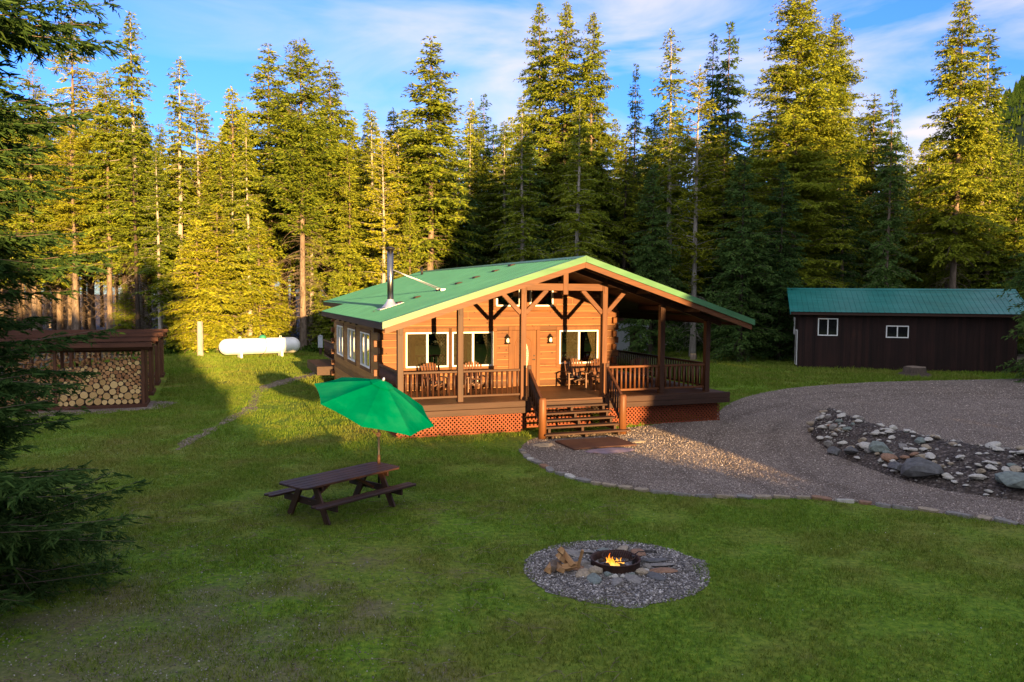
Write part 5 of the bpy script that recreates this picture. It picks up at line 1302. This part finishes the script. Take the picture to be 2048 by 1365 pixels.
b = MB(); b.tube([PL(apex+nrm_*0.0), PL(apex+nrm_*0.07), PL(apex+nrm_*0.10)], [0.035, 0.03, 0.012], 10); b.build('finial', M['galv'], par)
joint = Vector((PB.x, PB.y, 1.62)); hub = rim_c+nrm_*0.12
b = MB(); b.tube([(0, 0, 0.0), PL(joint)], 0.024, 12); b.build('lower_pole', M['black_iron'], par)
b = MB(); b.tube([PL(joint), PL(apex)], 0.021, 12); b.build('upper_pole', M['black_iron'], par)
for i in range(NS):
    a = a0+2*math.pi*i/NS
    def cp(f): return PL(rim_c+e1*(RAD*f*math.cos(a))+e2*(RAD*f*math.sin(a))+nrm_*(0.56*(1-f**1.18)-0.014))
    b = MB(); b.tube([cp(0.03), cp(0.35), cp(0.7), cp(0.985)], 0.010, 6); rb_ = b.build('rib', M['black_iron'], par)
    b = MB(); b.tube([PL(hub), cp(0.48)], 0.008, 6); b.build('strut', M['black_iron'], rb_)
b = MB(); b.tube([PL(joint)+Vector((0, -0.035, -0.24)), PL(joint)+Vector((0, 0.035, -0.24))], 0.05, 10); b.tube([PL(joint)+Vector((0, -0.04, -0.24)), PL(joint)+Vector((-0.09, -0.07, -0.19)), PL(joint)+Vector((-0.115, -0.11, -0.12))], 0.011, 6); b.build('crank', M['rust'], par)
b = MB(); b.tube([(0, 0, 0.752), (0, 0, 0.94)], [0.036, 0.03], 12); b.build('table_collar', M['rust'], par)

# ------------------------------------------------------------------ fire pit
FP = Vector((on_ground(1231, 1116, 0.14).x, on_ground(1231, 1116, 0.14).y, 0)); fp = empty('fire_ring', FP, 0, 'rusty steel fire ring burning in the middle of the grey gravel circle', 'fire ring')
b = MB(); b.lathe([(0.395,-0.02),(0.40,0.115),(0.415,0.132),(0.41,0.142),(0.385,0.138),(0.375,0.115),(0.37,-0.02)], 40); b.build('ring', M['rust'], fp)
b = MB(); b.lathe([(0.0,0.035),(0.2,0.03),(0.372,0.012)], 24); b.build('ash_bed', M['ash'], fp)
b = MB()                                          # hinged grill grate, tipped up at the back right
gp = lambda x, y: Vector((x+0.06, y+0.08, 0.115+0.16*(y+0.2)))
outl = [gp(0.27*math.cos(t), 0.20*math.sin(t)) for t in np.linspace(0, 2*math.pi, 29)]
b.tube(outl, 0.009, 6)
for x in np.linspace(-0.24, 0.24, 17):
    yy = 0.20*math.sqrt(max(0, 1-(x/0.27)**2)); b.tube([gp(x, -yy), gp(x, yy)], 0.004, 5)
gr_ = b.build('grill_grate', M['rust'], fp)
b = MB(); b.tube([gp(0.27, 0.05), Vector((0.40, 0.14, 0.20)), Vector((0.50, 0.14, 0.20))], 0.008, 6)
b.tube([Vector((0.50+0.20*i/60, 0.14+0.022*math.cos(i*1.05), 0.20+0.022*math.sin(i*1.05))) for i in range(61)], 0.006, 5); b.build('coil_handle', M['black_iron'], gr_)
for k, (x, y, zt) in enumerate(((0.30, 0.05, 0.16),)):
    b = MB(); b.box(x-0.02, x+0.02, y-0.035, y+0.035, 0.01, zt); b.build('grate_bracket', M['black_iron'], fp)
fr_ = random.Random(8); b = MB()
for x, y, hh, w in ((-0.10,-0.08,0.26,0.035),(-0.145,-0.05,0.17,0.028),(-0.05,-0.10,0.20,0.038),(0.0,-0.06,0.16,0.03),(0.045,-0.09,0.14,0.026),(0.085,-0.07,0.165,0.022),(-0.08,-0.12,0.13,0.034),(0.02,-0.12,0.10,0.03),(0.11,-0.10,0.09,0.02)):
    ph = fr_.uniform(0, 6); pts = [(x+0.018*math.sin(ph+t*5), y+0.014*math.cos(ph+t*4), 0.035+0.8*hh*t) for t in np.linspace(0, 1, 7)]
    b.tube(pts, [w*0.6, w, w*0.95, w*0.72, w*0.46, w*0.22, 0.002], 8)
b.build('flames', M['flame'], fp)
for k, (x, y, a, l) in enumerate(((-0.06,-0.06,0.5,0.30),(0.02,-0.10,-0.4,0.28),(-0.02,0.0,1.5,0.26),(-0.2,0.02,0.9,0.2))):
    b = MB(); b.tube([(-l/2, 0, 0), (0, 0.01, 0), (l/2, 0, 0)], [0.03, 0.036, 0.028], 8); o = b.build('burning_log', M['bark_dark'], None, FP+Vector((x, y, 0.055+0.012*k)), (0, 0.1, a))
    tag(o, ['charred log lying across the front of the fire', 'charred log crossing under the flames', 'charred log at the back of the fire', 'charred log end apart at the left of the fire'][k], 'log')

# stones
def rock_mesh(name, seed, flat, mat, sub=2, rough=0.22):
    import bmesh
    bm = bmesh.new(); bmesh.ops.create_icosphere(bm, subdivisions=sub, radius=1.0); r = np.random.default_rng(seed)
    cuts = [(Vector(norm(r.normal(size=3))), r.uniform(0.55, 0.92)) for _ in range(9)]
    for v in bm.verts:
        for nr, d in cuts:
            k = v.co.dot(nr)
            if k > d: v.co -= nr*(k-d)
        v.co *= 1+rough*0.25*r.normal(); v.co.z *= flat
    me = bpy.data.meshes.new(name); bm.to_mesh(me); bm.free(); me.materials.append(mat); return me
ROCKS = [rock_mesh('rock_mesh', 100+i, [0.75, 0.6, 0.5, 0.7, 0.55, 0.65][i % 6], STONES[i % 6], 2) for i in range(12)]
FLATS = [rock_mesh('flat_stone_mesh', 200+i, 0.16, STONES[[0, 3, 4, 1, 5, 0][i % 6]], 2, 0.12) for i in range(12)]
rk_ = random.Random(17)
def rock(me, loc, sx, sy, sz, label, group=None, name='rock', cat='rock', rz_=None):
    o = link_mesh(name, me, None, loc, (rk_.gauss(0, 0.12), rk_.gauss(0, 0.12), rk_.uniform(0, 6.28) if rz_ is None else rz_)); o.scale = (sx, sy, sz); return tag(o, label, cat, group)
for i in range(15):                               # flagstones radiating round the ring
    a = i*2*math.pi/15+rk_.uniform(-.12, .12); q = rk_.uniform(0.68, 0.80)
    if 2.75 < a < 3.6: q = 0.66
    rock(FLATS[i % 12], FP+Vector((q*math.cos(a), q*math.sin(a), 0.03)), rk_.uniform(0.20, 0.27), rk_.uniform(0.11, 0.15), 0.22, 'flat flagstone laid round the fire ring', 'flagstones round the fire ring', 'flagstone', 'stone', a+rk_.gauss(0, .25))
for i, (a, q, sz, mi) in enumerate(((205,.50,.10,0),(228,.53,.135,1),(250,.52,.085,5),(262,.54,.075,2),(275,.53,.06,2),(290,.53,.08,5),(312,.55,.115,1),(328,.53,.07,2),(345,.52,.09,0),(185,.50,.12,0),(165,.5,.09,3),(20,.52,.08,3))):
    a = math.radians(a); rock(ROCKS[mi], FP+Vector((q*math.cos(a), q*math.sin(a), sz*0.42)), sz, sz*0.85, sz*0.9, 'rounded rock leaning against the outside of the fire ring', 'rocks round the fire ring')
# split firewood beside the ring
FW = Vector((0.86, 12.58, 0))
def split_mesh(name, L, w, seed, mat='split'):
    r = random.Random(seed); mb = MB(); poly = [(w*r.uniform(.8, 1.1)*math.cos(a), w*r.uniform(.7, 1.1)*math.sin(a)) for a in (0.2, 1.5, 2.7, 4.2)]
    mb.prism(poly, -L/2, L/2, 'x'); return mb.mesh(name, M[mat])
fwl = [('split log with bark side up at the left of the firewood heap', -.18, -.02, .07, 1.5, .0, 'bark'), ('split log standing against the left end of the firewood heap', -.24, -.10, .06, 1.35, .1, 'split'), ('split log in the middle of the bottom row of the heap', -.07, -.07, .06, 1.7, .05, 'split'),
       ('thick split log at the right of the bottom row of the heap', .09, -.05, .065, .5, .0, 'split'), ('tilted split log lying over the middle of the heap', -.02, .0, .17, .9, .6, 'split'), ('split log with pale face on the right slope of the heap', .06, .02, .17, 2.2, -.5, 'split'), ('topmost split log crowning the firewood heap', -.03, .04, .27, 1.4, .5, 'split'), ('rear split log with bark in the firewood heap', -.12, .10, .07, 1.2, .0, 'bark')]
for i, (lab, x, y, z, rz_, ry, mt) in enumerate(fwl):
    o = link_mesh('firewood', split_mesh('split_mesh', 0.32, 0.07, 300+i, mt), None, FW+Vector((x, y, z)), (rnd.uniform(-.3, .3), ry, rz_)); tag(o, lab, 'firewood')
o = link_mesh('firewood', split_mesh('split_mesh', 0.40, 0.026, 330), None, FW+Vector((0.25, -0.10, 0.20)), (0, 1.15, 2.0)); tag(o, 'thin wooden stake leaning beside the firewood heap', 'stick')

# edging stones along the lawn
EP = [Vector((p.x, p.y, 0)) for p in smooth_poly([Vector(q) for q in edge_pts], 2, False)]
cum = [0]
for a, b_ in zip(EP[:-1], EP[1:]): cum.append(cum[-1]+(b_-a).length)
def along(d):
    for i in range(len(cum)-1):
        if cum[i+1] >= d: t = (d-cum[i])/(cum[i+1]-cum[i]); return EP[i].lerp(EP[i+1], t), (EP[i+1]-EP[i]).normalized()
    return EP[-1], (EP[-1]-EP[-2]).normalized()
d = 0.1; k = 0
EDGE_LAB = {0: ('grey flat stone edging the gravel', 'grey edging stones'), 1: ('tan flat stone edging the gravel', 'tan edging stones'), 4: ('rust brown flat stone edging the gravel', 'rust edging stones'), 2: ('pale flat stone edging the gravel', 'pale edging stones')}
em = {}
for mi in EDGE_LAB:
    for v_ in range(3):
        r = random.Random(mi*10+v_); mb = MB(); n = 7
        poly = [(0.5*math.copysign(abs(math.cos(t))**0.6, math.cos(t))*r.uniform(.85, 1.05), 0.5*math.copysign(abs(math.sin(t))**0.6, math.sin(t))*r.uniform(.8, 1.1)) for t in np.linspace(0.3, 0.3+2*math.pi, n, endpoint=False)]
        mb.prism(poly, -0.5, 0.5, 'z'); em[mi, v_] = mb.mesh('edging_stone_mesh', STONES[mi])
while d < cum[-1]-0.2:
    L_ = rk_.uniform(0.26, 0.50); p, t = along(d+L_/2); mi = rk_.choice([1, 1, 0, 4, 1, 0, 2] if d < 6 else [0, 1, 4, 0, 2, 1])
    o = link_mesh('edging_stone', em[mi, rk_.randrange(3)], None, p+Vector((rk_.gauss(0, .02), rk_.gauss(0, .02), 0.025)), (rk_.gauss(0, .08), rk_.gauss(0, .06), math.atan2(t.y, t.x)+rk_.gauss(0, .12))); o.scale = (L_*0.97, rk_.uniform(0.15, 0.22), 0.075)
    tag(o, EDGE_LAB[mi][0], 'stone', EDGE_LAB[mi][1]); d += L_*1.06

# rocks on the dirt bank
def near_bank(px, py):
    """the spot on the bank surface seen at this pixel"""
    best = None
    for i in range(0, 61):
        for j in range(0, 21):
            p = bank_pt(i/60, j/20); v = p-Vector((0, 0, CAMZ)); de = v.dot(_fw); x = 1024+1593*v.dot(_ri)/de; y = 682.5-1593*v.dot(_up)/de
            e = (x-px)**2+(y-py)**2
            if best is None or e < best[0]: best = (e, p)
    return best[1]
BIG = [(1838,945,.62,.40,.42,3,'largest dark slate boulder in the rock bank'),(2032,965,.60,.42,.30,5,'broad blue grey boulder at the right end of the rock bank'),(1672,902,.27,.22,.22,3,'dark boulder at the left end of the rock bank'),(1758,908,.30,.24,.28,5,'greenish grey boulder standing in the upper left of the rock bank'),(1782,920,.24,.2,.22,4,'rust coloured boulder beside the greenish grey one'),(1664,858,.24,.19,.16,4,'reddish boulder at the top left of the rock bank'),(1686,853,.16,.12,.10,2,'pale rock on top of the left end of the rock bank'),(1795,938,.42,.2,.18,3,'long dark slab left of the largest boulder'),(1700,912,.3,.2,.2,3,'dark slab right of the left end boulder'),(1848,921,.30,.13,.12,1,'long tan streaked rock above the largest boulder'),(1805,900,.26,.12,.10,0,'long purplish grey rock in the upper middle of the bank'),(1808,920,.14,.12,.12,4,'rust brown cobble in the middle of the bank'),(1826,913,.13,.11,.11,4,'rust brown cobble above the dark slab'),(2014,935,.17,.12,.11,2,'pale blue rock near the right end of the bank')]
for px, py, a, b_, c, mi, lab in BIG:
    p = near_bank(px, py); rock(ROCKS[mi], p+Vector((0, 0, c*0.30)), a, b_, c, lab)
for i in range(190):
    t = rk_.uniform(0.04, 0.97); v_ = rk_.betavariate(1.5, 2.6)*0.7; p = bank_pt(t, v_); q = rk_.choice([rk_.uniform(.05, .09), rk_.uniform(.08, .15), rk_.uniform(.11, .19)])
    mi = rk_.choice([2, 2, 2, 8, 8, 8, 1, 7, 5, 0]); fl_ = mi % 6
    lab, grp = {2: ('pale cobble lying on the rock bank', 'pale cobbles on the bank'), 1: ('tan cobble lying on the rock bank', 'tan cobbles on the bank'), 5: ('greenish cobble lying on the rock bank', 'greenish cobbles on the bank'), 0: ('grey cobble lying on the rock bank', 'grey cobbles on the bank')}[fl_]
    rock(ROCKS[mi], p+Vector((0, 0, q*0.35)), q*1.2, q*rk_.uniform(.7, 1), q*.85, lab, grp)
n = 2600; r = np.random.default_rng(61); P = [bank_pt(a, b_) for a, b_ in zip(r.uniform(0.02, 1, n), r.beta(1.3, 1.8, n))]
V, F = chips(np.array([p.x for p in P]), np.array([p.y for p in P]), np.array([p.z+0.012 for p in P]), r.uniform(0.012, 0.045, n), r)
tag(link_mesh('rubble', np_mesh('rubble', V, F, pebble_mat('rubble_chips', (0.05,0.04,0.035), (0.13,0.11,0.095), (0.32,0.29,0.25)))), 'small rubble strewn over the dirt bank', 'rubble', kind='stuff')

# ------------------------------------------------------------------ loose things round the cabin
o = MB().box(-1.05, 0.98, -0.66, 0.66, 0.0, 0.055).build('step_platform', M['mat_wood'], None, W(10.55, 20.92, 0.012), (0, 0, TH), bevel=0.01); tag(o, 'low dark wooden platform on the gravel at the foot of the steps', 'platform')
o = link_mesh('stone_slab', rock_mesh('slab_mesh', 401, 0.06, M['slab_purple'], 2, 0.1), None, W(10.45, 19.85, 0.02), (0, 0, TH)); o.scale = (0.78, 0.36, 0.8); tag(o, 'flat purplish stone slab in front of the step platform', 'stone')
for u, s, a, b_, lab in ((9.0, 21.2, .4, .3, 'flat tan stone left of the step platform'), (11.9, 20.9, .3, .25, 'flat tan stone right of the step platform')):
    o = link_mesh('stone_slab', rock_mesh('slab_mesh', 410+int(u), 0.06, STONES[1], 2, 0.1), None, W(u, s, 0.015), (0, 0, TH)); o.scale = (a, b_, .8); tag(o, lab, 'stone')
def adirondack(label, u, s, ang, cushion=True):
    c = us_empty('porch_chair', u, s, label, 'chair', 'chairs on the porch', DZ+0.003); c.rotation_euler = (0, 0, TH+ang)
    b = MB()
    for i in range(5): b.box(-0.27, 0.27, -0.28+i*0.105, -0.28+i*0.105+0.095, 0.355-0.028*i, 0.375-0.028*i)
    b.build('seat', M['chair_wood'], c)
    b = MB()
    for i in range(7):
        x = -0.255+i*0.085; hh = 0.66+0.14*math.cos((i-3)*0.42); f = (i-3)*0.012
        b.beam((x-0.0, 0.24, 0.24), (x+f*1.5, 0.24+hh*0.42, 0.24+hh*0.98), 0.07, 0.018, (0, 1, 0.4))
    b.beam((-0.28, 0.33, 0.50), (0.28, 0.33, 0.50), 0.02, 0.07)
    b.build('backrest', M['chair_wood'], c)
    for x in (-0.31, 0.31):
        b = MB(); b.box(x-0.06, x+0.06, -0.40, 0.34, 0.56, 0.58); b.build('armrest', M['chair_wood'], c)
        b = MB(); b.box(x-0.02, x+0.02, -0.34, -0.24, 0, 0.558); b.build('leg', M['chair_wood'], c)
        b = MB(); b.beam((x*0.93, -0.3, 0.32), (x*0.93, 0.55, 0.04), 0.03, 0.10); b.build('leg', M['chair_wood'], c)
    if cushion:
        b = MB(); b.box(-0.22, 0.22, -0.24, 0.2, 0.0, 0.07); q = b.build('cushion', M['floral'], None, W(u, s, DZ+0.36), (0, 0, TH+ang), bevel=0.03); tag(q, 'floral seat cushion on the '+label, 'cushion', 'chair cushions')
        q.rotation_euler = (-0.22, 0, TH+ang)
for lab, u, s, a in (('wooden porch chair under the leftmost window', 6.95, 25.75, 0.1), ('wooden porch chair under the second window from the left', 8.35, 25.75, -0.1), ('wooden porch chair right of the door facing the steps', 12.25, 26.0, -0.25), ('wooden porch chair under the right window', 13.15, 25.9, -0.5), ('wooden porch chair by the right corner of the log wall', 14.75, 25.6, -0.3)): adirondack(lab, u, s, a)
tbl = us_empty('side_table', 12.75, 25.2, 'small wooden side table between the chairs right of the door', 'table', None, DZ+0.003)
b = MB(); b.box(-0.24, 0.24, -0.2, 0.2, 0.50, 0.53); b.build('table_top', M['chair_wood'], tbl)
for x in (-.2, .2):
    for y in (-.16, .16): b = MB(); b.box(x-.02, x+.02, y-.02, y+.02, 0, .499); b.build('leg', M['chair_wood'], tbl)
# curtains and things behind the panes
def curtain(label, u0, u1, z0, z1, mat, tie=None):
    b = MB(); n = 20; rows = 10; vs = []
    for j in range(rows+1):
        f = j/rows; zz = z1-(z1-z0)*f; w = 1.0
        if tie: w = 0.45+0.55*min(1, abs(f-tie)/0.5)
        for i in range(n+1):
            g_ = i/n; x = u0+(u1-u0)*(g_*w if u0 > u1 or True else g_); vs.append((x-HO[0], SW+0.14+0.018*math.sin(g_*22)-HO[1], zz))
    b.add(vs, [(j*(n+1)+i, j*(n+1)+i+1, (j+1)*(n+1)+i+1, (j+1)*(n+1)+i) for j in range(rows) for i in range(n)])
    o = b.build('curtain', M[mat], None, W(HO[0], HO[1]), (0, 0, TH)); sl = o.modifiers.new('cloth', 'SOLIDIFY'); sl.thickness = 0.004; tag(o, label, 'curtain', 'curtains behind the front windows')
curtain('checked curtain tied back at the right of the leftmost window', 7.70, 7.28, 1.86, 3.02, 'curtain_check', 0.55)
curtain('checked curtain at the left of the leftmost window', 6.23, 6.45, 1.86, 3.02, 'curtain_check')
curtain('checked curtain at the right of the second window', 9.37, 9.05, 1.86, 3.02, 'curtain_check', 0.6)
curtain('tan curtain tied back at the right of the right window', 13.55, 13.2, 1.86, 3.04, 'curtain_tan', 0.6)
curtain('tan curtain at the left of the right window', 12.0, 12.22, 1.86, 3.04, 'curtain_tan', 0.6)
pl = us_empty('potted_plant', 8.80, SW+0.26, 'small leafy plant in a pale pot behind the second window', 'plant', None, 1.86)
b = MB(); b.lathe([(0.0,0),(0.055,0),(0.075,0.14),(0.065,0.14),(0.0,0.13)], 14); b.build('pot', M['white_vinyl'], pl)
rr2 = np.random.default_rng(3); V, F = sprays(np.tile([[0, 0, .14]], (60, 1))+rr2.normal(0, .03, (60, 3)), norm(np.stack([rr2.normal(size=60), rr2.normal(size=60), rr2.uniform(.2, 1.4, 60)], 1)), rr2.uniform(.08, .16, 60), np.full(60, .05), rr2); link_mesh('leaves', np_mesh('plant_leaves', V, F, M['fern']), pl)
b = MB(); b.hh = 0
sh = HB(); sh.hbox(7.78, 7.84, SW+0.3, SW+0.6, 1.0, 1.9)
# stumps, posts, meter
def stump(name, loc, r0, hgt, label, cat, mat='bark', flare=1.35, top='log_end'):
    mb = MB(); n = 14; rr3 = random.Random(int(loc.x*100)); vs = []
    prof = [(flare*1.1, -0.03), (flare*0.95, hgt*0.12), (1.08, hgt*0.4), (1.0, hgt)]
    ring = [1+rr3.gauss(0, .09) for _ in range(n)]
    for k, z in prof:
        for i in range(n): a = 2*math.pi*i/n; q = r0*(1+(k-1)*1.0)*ring[i]; vs.append((q*math.cos(a), q*math.sin(a), z+(rr3.gauss(0, .02) if z == hgt else 0)))
    mb.add(vs, [(j*n+i, j*n+(i+1) % n, (j+1)*n+(i+1) % n, (j+1)*n+i) for j in range(3) for i in range(n)], 0, True); mb.f.append(tuple(range(3*n, 4*n))); mb.m.append(1); mb.sm.append(False)
    o = mb.build(name, [M[mat], M[top]], None, loc); return tag(o, label, cat)
stump('stump', Vector((22.5, 44.3, 0)), 0.55, 0.48, 'broad dark tree stump in front of the shed', 'stump', 'bark_dark', 1.7, 'bark')
stump('stump', Vector((12.15, 53.2, 0)), 0.20, 0.45, 'small pale cut stump on the grass right of the cabin', 'stump', 'bark', 1.2)
stump('snag', Vector((-21.2, 54.0, 0)), 0.17, 2.35, 'standing sawn off trunk left of the gas tank', 'snag', 'bark_pale', 1.1)
ub_ = empty('utility_pedestal', (-13.3, 55.2, 0), 0.2, 'light grey utility box on a dark post near the forest edge', 'utility box')
b = MB(); b.box(-0.09, 0.09, -0.09, 0.09, 0, 0.6); b.build('post', M['dark_z'], ub_); b = MB(); b.box(-0.16, 0.16, -0.14, 0.14, 0.55, 1.35); b.build('cabinet', M['utility_grey'], ub_, bevel=0.02); b = MB(); b.prism([(-0.18, 1.352), (0.18, 1.352), (0, 1.45)], -0.16, 0.16, 'y'); b.build('lid', M['utility_grey'], ub_)
gs = empty('small_outbuilding', (9.2, 62.0, 0), R(12), 'pale grey outbuilding seen behind the right corner of the cabin', 'outbuilding')
b = MB(); b.box(-1.2, 1.2, -1.0, 1.0, 0, 2.3); b.build('wall', M['utility_grey'], gs); b = MB(); b.prism([(-1.35, 2.25), (1.35, 2.25), (0, 2.9)], -1.15, 1.15, 'y'); b.build('roof', M['dark_y'], gs); b = MB(); b.box(-0.4, 0.4, -1.03, -1.0, 0.02, 1.95); b.build('door', M['dark_z'], gs)
